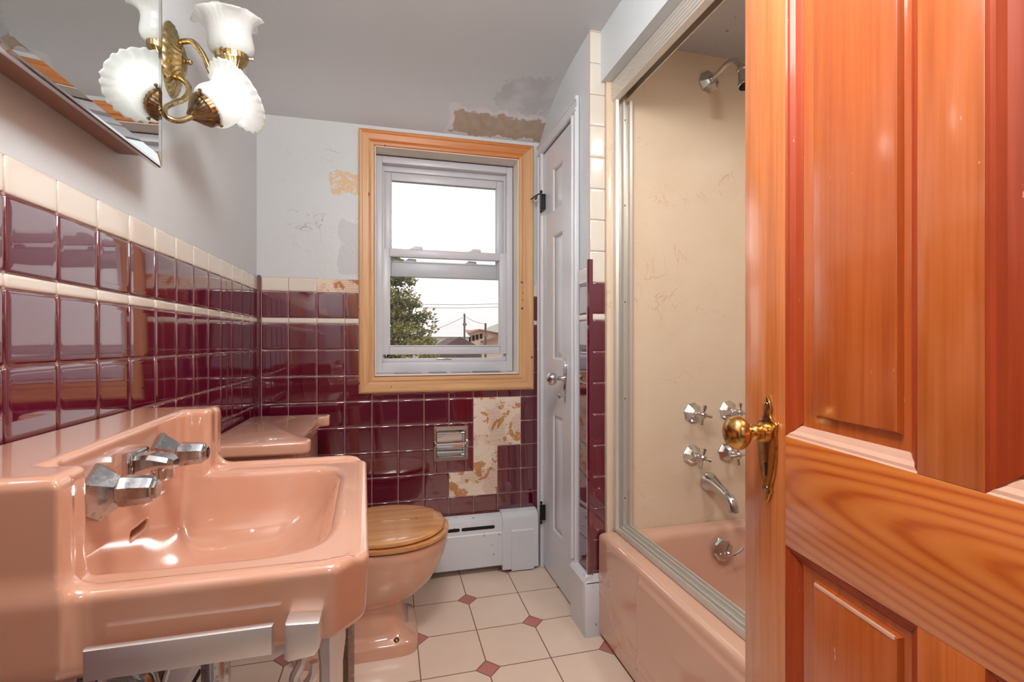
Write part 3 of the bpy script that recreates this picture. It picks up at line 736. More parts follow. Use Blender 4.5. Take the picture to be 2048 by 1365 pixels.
m = M(); m.lathe([(.028, 0), (.028, .003), (.020, .004), (.018, 0)], (XL + .25, YC, .6225), (0, 0, 1), 24, caps=(False, True)); m.build('drain', CHROME, SK)
m = M(); m.prism([(-.293, .686), (-.293, .7177), (-.1215, .7177), (-.1215, .686)], .561, .571, 1, .003)
m.build('towel_bar', BARCHROME, SK)
m = M(); m.prism([(-.1105, .680), (-.109, .7175), (-.0745, .715), (-.0745, .686), (-.079, .679), (-.106, .676)], .560, .590, 1, .003)
m.tube([(-.093, .572, .680), (-.094, .570, .668), (-.101, .568, .653), (-.094, .568, .641), (-.083, .569, .651), (-.081, .571, .667)], .0055, 8)
m.build('towel_bar_bracket', BARCHROME, SK)
def leg(x, y, mat, w):
    h = M(); prf = [(w * 1.25, .690), (w * 1.25, .66), (w, .63), (w * .95, .30), (w * .8, .05), (w * 1.3, .03), (w * 1.3, .0005)]
    h.lathe(prf, (x, y, 0), (0, 0, 1), 8, caps=(True, True)); h.build('leg', mat, SK, ang=25)
leg(-.069, .622, BARCHROME, .0135); leg(-.086, 1.10, CORRODED, .0125)

# under-sink drain
TR = SK
m = M(); m.tube([(-.27, .862, .60), (-.27, .862, .53), (-.27, .86, .47), (-.285, .86, .435), (-.33, .86, .425), (-.36, .86, .45), (-.37, .86, .50), (-.40, .86, .52), (-.445, .86, .52)], .02, 14); m.lathe([(.02, 0), (.028, .004), (.028, .03), (.02, .034)], (-.27, .862, .54), (0, 0, 1), 14); m.build('drain_trap', CHROME_OLD, TR)
for yy in (.70, 1.0):
    m = M(); m.tube([(-.36, yy + .05, .62), (-.38, yy + .03, .5), (-.42, yy, .32), (-.445, yy, .26)], .0065, 10); m.build('supply_pipe', CHROME_OLD, TR)

# ------------------------------------------------------------------ toilet
YT = 1.722
TO = thing('toilet', (-.2, YT, 0), 'pink toilet with glossy oak seat between the sink and window wall', 'toilet')
m = M(); m.box((-.497, YT - .232, .365), (-.262, YT + .232, .703), .022, 4); m.build('tank', PINK, TO, ang=40)
poly = [(-.503, YT - .268), (-.236, YT - .268), (-.222, YT - .258), (-.219, YT - .225), (-.224, YT - .212), (-.243, YT - .188), (-.247, YT - .165), (-.247, YT + .155), (-.243, YT + .172), (-.232, YT + .188), (-.219, YT + .192), (-.219, YT + .250), (-.226, YT + .264), (-.240, YT + .270), (-.503, YT + .270)]
m = M(); m.prism(poly, .702, .740, 2, .010, 4); m.build('tank_lid', PINK, TO, ang=50)
m = M()
def ring(z, xb, xf_, hw, ex=2.0, n=48):
    out = []
    cx = xf_ - hw * 1.15 if xf_ - hw * 1.15 > (xb + xf_) / 2 else (xb + xf_) / 2
    for i in range(n):
        t = 2 * math.pi * i / n; c, s_ = math.cos(t), math.sin(t)
        a = (xf_ - cx) if c > 0 else (cx - xb)
        out.append((cx + a * math.copysign(abs(c) ** (2 / ex), c), YT + hw * math.copysign(abs(s_) ** (2 / ex), s_), z))
    return out
RG = [(.0005, -.30, .094, .130, 6), (.030, -.30, .094, .130, 6), (.042, -.298, .088, .124, 6), (.050, -.29, .070, .113, 5), (.070, -.285, .052, .105, 3.5), (.11, -.28, .044, .098, 3), (.138, -.28, .042, .098, 3), (.150, -.28, .050, .103, 2.8), (.158, -.28, .070, .112, 2.6),
      (.18, -.29, .112, .131, 2.4), (.215, -.30, .148, .150, 2.3), (.26, -.31, .176, .165, 2.2), (.30, -.32, .192, .174, 2.15), (.318, -.32, .196, .177, 2.1), (.322, -.32, .199, .179, 2.1), (.345, -.32, .201, .181, 2.1), (.353, -.32, .197, .178, 2.1), (.355, -.30, .18, .165, 2.1)]
m.loft([ring(*r) for r in RG]); m.build('bowl', PINK, TO, ang=45)
m = M(); m.loft([ring(z_, -.215, x_, h_, 2.15) for z_, x_, h_ in ((.357, .190, .176), (.359, .200, .185), (.364, .205, .188), (.372, .204, .187), (.3755, .196, .180))]); m.build('seat', SEATW, TO, ang=50)
m = M(); m.loft([ring(z_, -.205, x_, h_, 2.15) for z_, x_, h_ in ((.3785, .176, .176), (.380, .186, .184), (.385, .190, .187), (.392, .187, .185), (.3955, .176, .174), (.3962, .15, .15))]); m.build('seat_lid', SEATW, TO, ang=50)
m = M(); m.lathe([(.010, 0), (.010, .006), (.006, .011), (.001, .012)], (.022, YT - .112, .042), (0, 0, 1), 12); m.build('bolt_cap', BRASSD, TO)

# ------------------------------------------------------------------ bathtub
TX0_, TX1_ = .704, 1.468
def F_tub(X, Y, Z):
    b = np.maximum(np.maximum(TX0_ + .0 - X, X - TX1_), np.maximum(.004 - Y, Y - 1.546)); zz = np.abs(Z - .18) - .18; r = .022
    f = np.minimum(np.maximum(b + r, zz + r), 0) + np.sqrt(np.maximum(b + r, 0) ** 2 + np.maximum(zz + r, 0) ** 2) - r
    # apron panel swelling out
    pn = np.maximum(np.abs(X - .72) - .027, np.maximum(np.abs(Y - .65) - .615, np.abs(Z - .165) - .162)); r = .014
    q = [np.abs(X - .722) - .028 + r, np.abs(Y - .65) - .615 + r, np.abs(Z - .165) - .165 + r]
    pn = np.sqrt(sum(np.maximum(k, 0) ** 2 for k in q)) + np.minimum(np.maximum(np.maximum(q[0], q[1]), q[2]), 0) - r
    f = smin(f, pn, .012)
    # three stepped ridges low on the apron, sweeping up at the end
    for k in range(3):
        zl = .055 + .026 * k; w = zl + .10 * np.exp(-np.clip(1.50 - .02 * k - Y, 0, 2) / .07)
        rd = np.sqrt((np.maximum(np.where(Y < 1.265, .694, .704) - X, X - .75)) ** 2 * 0 + (Z - w) ** 2)
        f = f - .0022 * np.exp(-((Z - w) / .006) ** 2) * (X < .73)
    sl = .30 * np.clip(.36 - Z, -.01, .4)
    c = smax(smax(.840 + sl * .6 - X, X - 1.385 + sl * .6, .09), smax(.16 + sl * 1.4 - Y, Y - 1.478 + sl * .55, .09), .10)
    cav = smax(c, .06 - Z, .08)
    return smax(f, -cav, .028)
TB = thing('bathtub', (1.08, .78, 0), 'pink built in bathtub with stepped apron behind the open wooden door', 'bathtub')
v_, f_ = surfnet(F_tub, (.68, -.01, -.012), (1.48, 1.562, .376), .0075)
o = M().add(v_, f_).build('tub_shell', PINKTUB, TB, ang=None); o.data.polygons.foreach_set('use_smooth', [True] * len(o.data.polygons))
ov = Vector((1.133, 1.452, .290)); an = Vector((0, -1, .14)).normalized()
m = M(); m.lathe([(.040, -.002), (.040, .006), (.034, .011), (.012, .014)], ov, an, 8, caps=(True, True), ph=.2); pl3 = m.build('overflow_plate', CHROME, TB, ang=20)
m = M(); m.lathe([(.008, .012), (.008, .020), (.004, .024)], ov + Vector((.012, 0, -.012)), an, 12, caps=(False, True)); m.tube([ov + Vector((.012, -.03, -.012)), ov + Vector((.03, -.038, -.002)), ov + Vector((.052, -.042, .016))], .0045, 8); m.build('trip_lever', CHROME, pl3)
m = M(); m.lathe([(.004, .011), (.004, .014), (.002, .016)], ov + Vector((-.016, 0, -.012)), an, 10, caps=(False, True)); m.build('screw', CHROME, pl3)

# ------------------------------------------------------------------ shower door frame (track)
SF = thing('shower_door_frame', (.795, .8, .36), 'aluminium sliding door track frame on the tub rim', 'shower frame')
m = M()
pz = [(.760, .0), (.760, .010), (.764, .016), (.768, .016), (.769, .010), (.773, .010), (.774, .020), (.778, .020), (.779, .008), (.792, .008), (.793, .022), (.797, .022), (.798, .006), (.812, .006), (.813, .018), (.817, .018), (.818, .0)]
m.loft([[(x, .03, .362 + h) for x, h in pz], [(x, 1.549, .362 + h) for x, h in pz]]); m.build('bottom_track', ALU, SF, ang=20)
hz = [(.752, 1.862), (.752, 1.927), (.822, 1.927), (.822, 1.885), (.818, 1.885), (.818, 1.918), (.800, 1.918), (.800, 1.888), (.796, 1.888), (.796, 1.918), (.776, 1.918), (.776, 1.862), (.770, 1.857)]
fl_ = [(.752, 1.862)]
for i in range(5): zz = 1.868 + i * .011; fl_ += [(.752, zz), (.7490, zz + .002), (.7490, zz + .007), (.752, zz + .009)]
hz = fl_ + hz[1:]
m = M(); m.loft([[(x, .004, zz) for x, zz in hz], [(x, 1.549, zz) for x, zz in hz]]); m.build('header', ALU, SF, ang=20)
jz = [(.759, 1.5495), (.759, 1.520), (.768, 1.516), (.771, 1.522), (.771, 1.538), (.786, 1.538), (.787, 1.518), (.791, 1.518), (.792, 1.538), (.810, 1.538), (.812, 1.520), (.822, 1.520), (.824, 1.549)]
m = M(); m.loft([[(x, y, .364) for x, y in jz], [(x, y, 1.862) for x, y in jz]]); j = m.build('side_jamb', ALU, SF, ang=20)
for zz in (.47, .82, 1.16, 1.50, 1.80):
    m = M(); m.lathe([(.004, 0), (.004, .001)], (.801, 1.5385, zz), (0, -1, 0), 10, caps=(False, True)); m.build('screw_hole', DARK, j)

# ------------------------------------------------------------------ shower and tub fittings
YE = 1.550
SH = thing('shower_head', (1.15, YE, 1.98), 'chrome shower head on a bent arm high on the shower wall', 'shower head')
m = M(); m.lathe([(.042, .0), (.042, .006), (.036, .011), (.016, .022), (.015, .03)], (1.150, YE, 1.986), (0, -1, 0), 8, caps=(True, True), ph=.1); m.build('escutcheon', CHROME, SH, ang=20)
m = M(); m.tube([(1.150, YE - .01, 1.986), (1.155, 1.50, 1.995), (1.158, 1.455, 2.004), (1.165, 1.425, 1.998), (1.169, 1.408, 1.976), (1.171, 1.403, 1.958)], .0105, 14); m.build('shower_arm', CHROME, SH)
m = M(); hd = Vector((.06, -.25, -1)).normalized(); m.lathe([(.012, -.01), (.014, .0), (.018, .004), (.018, .012), (.015, .016), (.016, .022), (.021, .05), (.026, .062), (.027, .070), (.024, .073)], (1.171, 1.402, 1.962), hd, 20, caps=(True, False)); m.build('head', CHROME, SH)
m = M(); o_ = Vector((1.171, 1.402, 1.962)); m.lathe([(.0242, .0725), (.001, .0735)], o_, hd, 20)
for k in range(8):
    t = k * math.pi / 4; q = Vector((0, 0, 1)).rotation_difference(hd); p = o_ + q @ Vector((.014 * math.cos(t), .014 * math.sin(t), .0735)); m.ball(p, .003, u=8, v=6)
m.build('spray_face', DARK, SH)
def cross_handle(o, label, rot):
    t = thing('tub_faucet_handle', o, label, 'faucet handle', 'chrome cross handles on the shower wall'); o = Vector((0, 0, 0))
    m = M(); m.lathe([(.038, 0), (.038, .005), (.034, .009), (.015, .024), (.0125, .026)], o, (0, -1, 0), 8, caps=(True, True), ph=.2 + rot * .3); m.build('escutcheon', CHROME, t, ang=20, local=True)
    m = M(); m.lathe([(.0125, .024), (.0125, .040), (.0105, .044), (.008, .046), (.008, .058)], o, (0, -1, 0), 14, caps=(True, False)); m.build('stem', CHROME, t, local=True)
    m = M(); m.lathe([(.009, .055), (.012, .058), (.012, .070), (.008, .074), (.001, .075)], o, (0, -1, 0), 14)
    for k in range(4):
        a = rot + k * math.pi / 2; d = Vector((math.cos(a), 0, math.sin(a))); c = o + Vector((0, -.064, 0))
        m.lathe([(.0042, .006), (.0046, .014), (.0062, .030), (.0064, .034), (.005, .0355)], c, d, 10, caps=(False, True))
    m.build('cross_grip', CHROME, t, local=True)
    return t
cross_handle((1.082, YE, .759), 'chrome cross handle, upper left of four above the tub spout', 1.35)
cross_handle((1.234, YE, .762), 'chrome cross handle, upper right of four, partly behind the brass knob', 1.45)
cross_handle((1.079, YE, .605), 'chrome cross handle, lower left of four, just above the tub spout', 1.28)
cross_handle((1.228, YE, .607), 'chrome cross handle, lower right of four, beside the open door edge', 1.62)
SP = thing('tub_spout', (1.15, YE, .49), 'chrome bathtub spout below the four cross handles', 'tub spout')
m = M(); rings = []
for (y, zc, rx, rz, tilt) in ((YE, .500, .036, .036, 0), (1.543, .500, .0355, .036, 0), (1.532, .499, .031, .033, .1), (1.515, .497, .0235, .026, .2), (1.490, .491, .0195, .021, .3), (1.462, .482, .018, .0195, .4), (1.440, .474, .0175, .019, .6), (1.424, .463, .017, .0175, 1.0), (1.416, .449, .0165, .016, 1.35), (1.414, .432, .0165, .016, 1.5)):
    rings.append([(1.150 + rx * math.cos(t) , y - rz * math.sin(t) * math.sin(tilt), zc + rz * math.sin(t) * math.cos(tilt)) for t in [2 * math.pi * k / 16 for k in range(16)]])
m.loft(rings); m.build('spout_body', CHROME, SP, ang=40)

# ------------------------------------------------------------------ toilet paper holder
PH = thing('toilet_paper_holder', (.263, YB, .57), 'recessed steel toilet paper holder set in the burgundy tile', 'toilet paper holder')
m = M(); hx0, hx1, hz0, hz1 = .186, .341, .492, .646; fy = YB - .0045
def rr(x0, x1, z0, z1, c, y):
    o = []
    for cx, cz, a0 in ((x1 - c, z1 - c, 0), (x0 + c, z1 - c, 90), (x0 + c, z0 + c, 180), (x1 - c, z0 + c, 270)):
        for k in range(5): a = math.radians(a0 + k * 22.5); o.append((cx + c * math.cos(a), y, cz + c * math.sin(a)))
    return o
m.loft([rr(hx0, hx1, hz0, hz1, .003, YB + .001), rr(hx0, hx1, hz0, hz1, .003, fy + .001), rr(hx0 + .002, hx1 - .002, hz0 + .002, hz1 - .002, .003, fy - .002), rr(hx0 + .013, hx1 - .013, hz0 + .016, hz1 - .016, .009, fy), rr(hx0 + .015, hx1 - .015, hz0 + .018, hz1 - .018, .009, fy - .002), rr(hx0 + .017, hx1 - .017, hz0 + .020, hz1 - .020, .009, fy + .002)], (False, False))
m.build('face_plate', SATIN, PH, ang=30)
m = M(); rg2 = []
for k in range(13):
    a = math.pi * k / 12; rg2.append((fy + .002 + math.sin(a) * .036, .569 + math.cos(a) * .058))
m.add([(x, y, zz) for x in (hx0 + .016, hx1 - .016) for (y, zz) in rg2], [(i, i + 1, 14 + i, 13 + i) for i in range(12)] + [tuple(range(13)), tuple(range(13, 26))]); m.build('recess', CHROME, PH, ang=30)
m = M(); m.tube([(hx0 + .008, fy - .014, .5685), (hx1 - .006, fy - .014, .5705)], .0062, 14, smooth=1); m.build('roller', CHROME, PH)
M().box((hx0 + .004, fy - .024, .558), (hx0 + .013, fy, .580), .002).build('roller_bracket', SATIN, PH); M().box((hx1 - .013, fy - .024, .559), (hx1 - .002, fy, .583), .002).build('roller_bracket', SATIN, PH)

# ------------------------------------------------------------------ baseboard heaters
def heater(p0, p1, nrm, label, slots, cap):
    """p0->p1 along the wall line, nrm points into the room"""
    p0, p1, nrm = Vector(p0), Vector(p1), Vector(nrm); t = thing('baseboard_heater', (p0 + p1) / 2, label, 'baseboard heater')
    d = (p1 - p0).normalized()
    pf_ = [(0, .245), (.012, .250), (.030, .247), (.052, .236), (.056, .226), (.060, .180), (.063, .176), (.063, .034), (.058, .030), (0, .030)]
    m = M(); m.loft([[p + nrm * a + Vector((0, 0, h)) for a, h in pf_] for p in (p0, p1)]); m.build('cover', WHITECHIP, t, ang=20)
    for (s0, s1) in slots:
        m = M(); n = 6; o = []
        for (c, a0) in ((s1, -90), (s0, 90)):
            for k in range(n + 1): a = math.radians(a0 + 180 * k / n); o.append((c + .007 * math.cos(a), .204 + .007 * math.sin(a)))
        m.loft([[p0 + d * a + nrm * (y + (.226 - h) * .087) + Vector((0, 0, h)) for a, h in o] for y in (.0535, .0572)]); m.build('vent_slot', DARK, t, ang=20)
    if cap:
        m = M(); a = p1; b = p1 + d * cap
        pc = [(0, .258), (.02, .263), (.046, .257), (.064, .240), (.069, .224), (.069, .012), (0, .012)]
        m.loft([[p + nrm * u + Vector((0, 0, h)) for u, h in pc] for p in (a - d * .004, b)])
        i0, i1 = a + d * .036, b - d * .022
        m.loft([[i + nrm * u + Vector((0, 0, h)) for u, h in ((.069, .004), (.0735, .006), (.0735, .180), (.069, .186))] for i in (i0, i1)])
        m.build('end_cap', WHITECHIP, t, ang=20)
    return t
heater((-.40, YB - .0005, 0), (.487, YB - .0005, 0), (0, -1, 0), 'white baseboard heater with black slots below the burgundy tiles by the toilet', [(.40, .53), (.555, .688), (.709, .843)], .160)
heater((XL + .0005, 1.42, 0), (XL + .0005, .30, 0), (1, 0, 0), 'white baseboard heater on the wall under the pink sink', [(.08, .18), (.22, .32), (.36, .46)], 0)

# ------------------------------------------------------------------ medicine cabinet
MC = thing('medicine_cabinet', (XL, .92, 1.4), 'brown medicine cabinet with chrome edged mirror on the wall above the sink', 'medicine cabinet')
m = M(); m.box((XL - .0055, .60, 1.3925), (-.466, 1.112, 1.98), .002); m.build('cabinet_body', CABBROWN, MC)
def rrect(y0, y1, z0, z1, c, x, seg=6):
    o = []
    for cy, cz, cc, a0 in ((y1 - .008, z1 - .008, .008, 0), (y0 + c, z1 - c, c, 90), (y0 + c, z0 + c, c, 180), (y1 - .008, z0 + .008, .008, 270)):
        for k in range(seg + 1): a = math.radians(a0 + 90 * k / seg); o.append((x, cy + cc * math.cos(a), cz + cc * math.sin(a)))
    return o
m = M(); m.loft([rrect(.690, 1.142, 1.379, 1.99, .04, -.465), rrect(.690, 1.142, 1.379, 1.99, .04, -.4575), rrect(.692, 1.140, 1.381, 1.988, .039, -.455), rrect(.696, 1.136, 1.385, 1.984, .036, -.4545)], (True, False)); mf = m.build('mirror_frame', CHROME, MC, ang=30)
m = M(); m.loft([rrect(.696, 1.136, 1.385, 1.984, .036, -.4547), rrect(.712, 1.120, 1.401, 1.968, .03, -.4535)], (False, True)); m.build('mirror', MIRROR, mf, ang=None)

# ------------------------------------------------------------------ wall sconce
SC_ = thing('wall_sconce', (XL, 1.345, 1.71), 'brass wall sconce with two frosted tulip shades beside the mirror', 'wall lamp')
XW = XL - .006
m = M(); m.lathe([(.058, 0), (.058, .004), (.052, .010), (.040, .014), (.030, .020), (.022, .030), (.012, .034), (.001, .035)], (XW + .0005, 1.345, 1.712), (1, 0, 0), 120, rf=lambda t, i: 1 + (.04 * math.cos(24 * t) if 1 < i < 5 else 0), sc=(1.55, .92))
bp_ = m.build('backplate', BRASS, SC_, ang=40)
m = M(); m.ball((XW + .042, 1.345, 1.712), .007, u=12, v=8); m.tube([(XW + .03, 1.345, 1.712), (XW + .042, 1.345, 1.712)], .004, 8, smooth=1); m.build('finial', BRASS, bp_)
m = M(); m.tube([(-.505, 1.345, 1.752), (-.488, 1.338, 1.757), (-.465, 1.328, 1.753), (-.445, 1.330, 1.729), (-.425, 1.336, 1.683), (-.405, 1.345, 1.664), (-.386, 1.342, 1.668), (-.380, 1.336, 1.695)], .0068, 12); m.build('arm', BRASS, SC_)
m = M(); m.tube([(-.505, 1.335, 1.664), (-.493, 1.326, 1.660), (-.475, 1.315, 1.646), (-.465, 1.307, 1.626), (-.468, 1.284, 1.592), (-.475, 1.240, 1.559), (-.478, 1.211, 1.535), (-.472, 1.195, 1.514), (-.460, 1.197, 1.506), (-.447, 1.212, 1.512), (-.432, 1.228, 1.530), (-.424, 1.237, 1.542)], .0062, 12); m.build('arm', BRASS, SC_)
def flute(i_, n, a): return lambda t, i: 1 + a * math.cos(n * t)
def fitter(o, ax, mat):
    m = M(); m.lathe([(.010, -.030), (.012, -.026), (.020, -.016), (.030, -.006), (.0345, .0), (.036, .002), (.0375, .003), (.0375, .018), (.0385, .020), (.036, .021), (.033, .021)], o, ax, 120, rf=lambda t, i: 1 + (.018 * math.cos(24 * t) if 0 < i < 5 or i == 7 else 0), caps=(True, False)); return m.build('shade_fitter', mat, SC_, ang=40)
def screws(o, ax, par, mat):
    q = Vector((0, 0, 1)).rotation_difference(Vector(ax).normalized())
    for k in range(3):
        t = k * 2.094 + .3; m = M(); c = Vector(o) + q @ Vector((.037 * math.cos(t), .037 * math.sin(t), .012)); dd = q @ Vector((math.cos(t), math.sin(t), 0))
        m.lathe([(.0022, 0), (.0022, .006), (.004, .007), (.004, .010), (.001, .011)], c, dd, 8); m.build('thumb_screw', mat, par)
def shade(o, ax, mat, lam, fl_r, hh, lobes, prof):
    m = M(); sg = 96
    def rf(t, i):
        k = i / (len(prof) - 1); k = max(0, (k - .62) / .38)
        return 1 + lam * k * k * math.cos(lobes * t + .5) + .012 * math.cos(32 * t) * (1 if i < 3 or k > .2 else .2)
    q = Vector((0, 0, 1)).rotation_difference(Vector(ax).normalized()); rings = []
    for i, (r, h) in enumerate(prof):
        k = max(0, (i / (len(prof) - 1) - .62) / .38)
        rings.append([Vector(o) + q @ Vector((r * rf(t, i) * math.cos(t), r * rf(t, i) * math.sin(t), h + lam * .55 * fl_r * k * k * math.cos(lobes * t + .5 + math.pi))) for t in [2 * math.pi * j / sg for j in range(sg)]])
    m.loft(rings, (False, False)); ob = m.build('shade', mat, SC_, ang=80)
    sm = ob.modifiers.new('thickness', 'SOLIDIFY'); sm.thickness = .0025
    return ob
U0 = (-.380, 1.336, 1.722); UA = Vector((-.10, -.14, 1)).normalized()
f1 = fitter(U0, UA, BRASS); screws(U0, UA, f1, BRASS)
shade((U0[0], U0[1], U0[2] + .014), UA, SHADE, .14, .07, .1, 6, [(.033, 0), (.035, .003), (.045, .009), (.049, .017), (.0495, .028), (.048, .040), (.0475, .052), (.050, .063), (.056, .073), (.064, .080), (.070, .085), (.073, .087)])
L0 = Vector((-.418, 1.243, 1.550)); LA = Vector((.064, .049, .067)).normalized()
f2 = fitter(L0, LA, BRASSD); screws(L0, LA, f2, BRASSD)
shade(L0 + LA * .014, LA, SHADELIT, .035, .07, .1, 24, [(.033, 0), (.036, .003), (.044, .010), (.047, .019), (.047, .030), (.0455, .042), (.046, .053), (.051, .065), (.060, .075), (.071, .081), (.080, .085), (.084, .087)])
for (o, ax, mat) in ((Vector(U0), Vector(UA), SHADE), (L0, LA, BULB)):
    q = Vector((0, 0, 1)).rotation_difference(ax); m = M(); m.lathe([(.012, .02), (.013, .026), (.018, .036), (.022, .048), (.020, .060), (.012, .069), (.001, .071)], o, ax, 20, caps=(True, False)); m.build('bulb', mat, SC_)

# ------------------------------------------------------------------ outside
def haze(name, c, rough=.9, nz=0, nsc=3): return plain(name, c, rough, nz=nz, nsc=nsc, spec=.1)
st(M().box((-60, 3.2, -4.2), (80, 140, -3.5)).build('ground_outside', haze('ground outside', (120, 126, 92), nz=.3, nsc=.4)), 'distant ground below the window', 'ground')
TREE = thing('tree', (-.35, 14, -3.5), 'bushy evergreen tree filling the lower left of the window view', 'tree')
def leafmat(name, a, b, c):
    t = NT(name); n = t.noise(2.2, 4); f = t.noise(14, 2)
    t.set(Base_Color=t.ramp(t.math('ADD', t.math('MULTIPLY', n, .6), t.math('MULTIPLY', f, .4)), [(.34, lin(a)), (.5, lin(b)), (.66, lin(c))]), Roughness=.8); t.b.inputs['Specular IOR Level'].default_value = .1; return t.m
LEAF = leafmat('evergreen leaves', (100, 94, 76), (156, 154, 102), (220, 194, 134))
rt = random.Random(11); m = M(); brs = M()
brs.tube([(-.35, 14, -3.5), (-.33, 14, 0), (-.3, 14, 3.6)], lambda t: .14 * (1 - t) + .02, 8)
def trad(h): return 1.62 if h < 1.3 else max(.22, 1.62 - (h - 1.3) * .50)
for k in range(230):
    hgt = rt.uniform(-1.6, 4.0); rad = trad(hgt) * rt.uniform(.72, 1.06); a = rt.uniform(0, 6.283)
    b0 = Vector((-.33, 14, hgt - .15)); tip = Vector((-.33 + rad * math.cos(a), 14 + rad * math.sin(a), hgt + .10 * rad + rt.uniform(-.05, .1)))
    brs.tube([b0, (b0 + tip) / 2 + Vector((0, 0, -.05)), tip], lambda t: .018 * (1 - t) + .004, 4, smooth=1)
    for q in range(int(40 + rad * 62)):
        f = rt.uniform(.12, 1.0) ** .55; p = b0.lerp(tip, f) + Vector((rt.gauss(0, .10), rt.gauss(0, .10), rt.gauss(.0, .075)))
        d = Vector((rt.gauss(0, .8) + math.cos(a), rt.gauss(0, .8) + math.sin(a), rt.gauss(.35, .6))).normalized(); s_ = rt.uniform(.06, .13); n_ = d.orthogonal().normalized() * s_ * .34; w2 = d.cross(n_)
        m.add([p - n_, p + n_, p + d * s_], [(0, 1, 2)]); m.add([p - w2, p + w2, p + d * s_ * .9], [(0, 1, 2)])
m.build('foliage', LEAF, TREE, ang=None); brs.build('trunk', haze('bark', (70, 56, 46)), TREE)
# shrub line lower right of the tree
m = M(); SB = thing('shrub', (2.0, 16, -3.5), 'ochre leaved shrub beside the evergreen, low in the window view', 'shrub')
for k in range(5200):
    a = rt.uniform(0, 6.283); rr_ = rt.uniform(0, 1) ** .5; p = Vector((1.25 + .65 * rr_ * math.cos(a), 16 + .6 * rr_ * math.sin(a), -.6 + rt.uniform(0, 1.75) * (1 - .75 * rr_)))
    d = Vector((rt.gauss(0, 1), rt.gauss(0, 1), rt.gauss(.4, .8))).normalized(); s_ = rt.uniform(.06, .12); n_ = d.orthogonal().normalized() * s_ * .35; m.add([p - n_, p + n_, p + d * s_], [(0, 1, 2)])
m.build('foliage', leafmat('ochre leaves', (96, 84, 56), (150, 124, 74), (196, 170, 112)), SB, ang=None)
m = M(); m.tube([(1.25, 16, -3.5), (1.25, 16, -.3)], .05, 6, smooth=1); m.build('stem', haze('shrub bark', (84, 66, 54)), SB)
# barn with pale metal roof
BN = thing('barn', (4.5, 40, -3.5), 'pale barn with a broad white metal roof, seen through the window', 'building')
m = M(); m.add([(1.0, 40, 1.37), (6.6, 40, 1.37), (5.97, 43, 2.60), (1.0, 43, 2.60), (1.0, 46, 1.37), (6.6, 46, 1.37)], [(0, 1, 2, 3), (3, 2, 5, 4), (1, 5, 2)]); m.build('roof', haze('white metal roof', (240, 236, 236)), BN, ang=None)
m = M(); m.box((1.0, 40.2, -3.5), (6.5, 45.8, 1.36)); m.build('wall', haze('pale barn wall', (226, 214, 206)), BN)
# dark shingled house, nearer
DH = thing('house', (4.1, 28, -3.5), 'house with dark weathered gable roof in front of the white barn', 'building')
m = M(); m.add([(2.86, 28, .60), (4.0, 28, 1.27), (5.34, 28, .60), (2.86, 34, .60), (4.0, 34, 1.27), (5.34, 34, .60)], [(0, 1, 4, 3), (1, 2, 5, 4), (0, 1, 2), (3, 4, 5)]); m.build('roof', haze('dark shingles', (132, 110, 112), nz=.4, nsc=6), DH, ang=None)
m = M(); m.box((2.9, 28.05, -3.5), (5.3, 33.9, .62)); m.build('wall', haze('grey brown boards', (130, 110, 104), nz=.3, nsc=5), DH)
# pink house
PK = thing('house', (8.6, 45, -3.5), 'peach coloured house with a row of dark windows, right of the barn', 'building')
m = M(); m.prism([(6.9, -3.5), (6.9, 1.60), (8.25, 2.06), (11.0, 1.55), (11.0, -3.5)], 45.2, 52, 1); m.build('wall', haze('peach siding', (246, 216, 198)), PK)
m = M(); m.prism([(6.6, 1.50), (6.6, 1.58), (8.25, 2.16), (11.2, 1.62), (11.2, 1.54), (8.25, 2.06)], 44.6, 52.4, 1); m.build('roof', haze('rose roof', (178, 136, 128)), PK)
for x in (7.25, 7.62, 7.98, 8.36):
    m = M(); m.box((x, 45.1, .95 + (x - 7.25) * .28), (x + .24, 45.25, 1.48 + (x - 7.25) * .22)); m.build('window', haze('dark window', (72, 56, 56)), PK)
m = M(); m.prism([(8.4, .9), (8.4, 1.0), (11.0, 1.75), (11.0, 1.62)], 43.5, 45.1, 1); m.build('porch_roof', haze('porch roof', (168, 122, 112)), PK)
for (x, y, zt, lab) in ((5.79, 38, 3.2, 'taller brown utility pole standing behind the white barn roof'), (6.51, 33, 2.27, 'shorter utility pole in front of the peach house')):
    U = thing('utility_pole', (x, y, -3.5), lab, 'utility pole', 'utility poles outside')
    m = M(); m.tube([(x, y, -3.5), (x, y, zt)], .075, 8, smooth=1); m.build('pole', haze('pole wood', (128, 108, 102)), U)
    m = M(); m.box((x - .12, y - .1, zt - .95), (x + .16, y + .1, zt - .75)); m.build('insulator_bracket', haze('pole fitting', (150, 140, 138)), U)
wm = haze('wire', (136, 124, 120))
def wire(a, b, sag, lab):
    pts = [Vector(a).lerp(Vector(b), k / 10) - Vector((0, 0, sag * 4 * (k / 10) * (1 - k / 10))) for k in range(11)]
    tag(M().tube(pts, .009 * (a[1] / 20), 5, smooth=1).build('hanging_power_line', wm), lab, 'power line', 'power lines outside')
wire((-6, 20, 3.2), (9, 20, 3.1), .62, 'upper thin power line crossing the window view'); wire((-6, 20, 3.1), (9, 20, 3.0), .66, 'thin power line just under the upper one')
wire((5.66, 38, 2.9), (-4, 38, 2.5), 1.25, 'slack wire running from the tall pole toward the evergreen'); wire((5.84, 37.7, 2.95), (6.46, 33.3, 2.24), .1, 'short wire strung between the two utility poles')
HL = M(); nx_, pts = 40, []
for i in range(nx_ + 1):
    x = 4 + i * 1.1; hgt = 3.9 + .7 * math.sin(i * .33 + .4) + .5 * math.sin(i * 1.1) + .3 * math.sin(i * 2.3) + max(0, (i - 12)) * .10; pts.append((x, hgt))
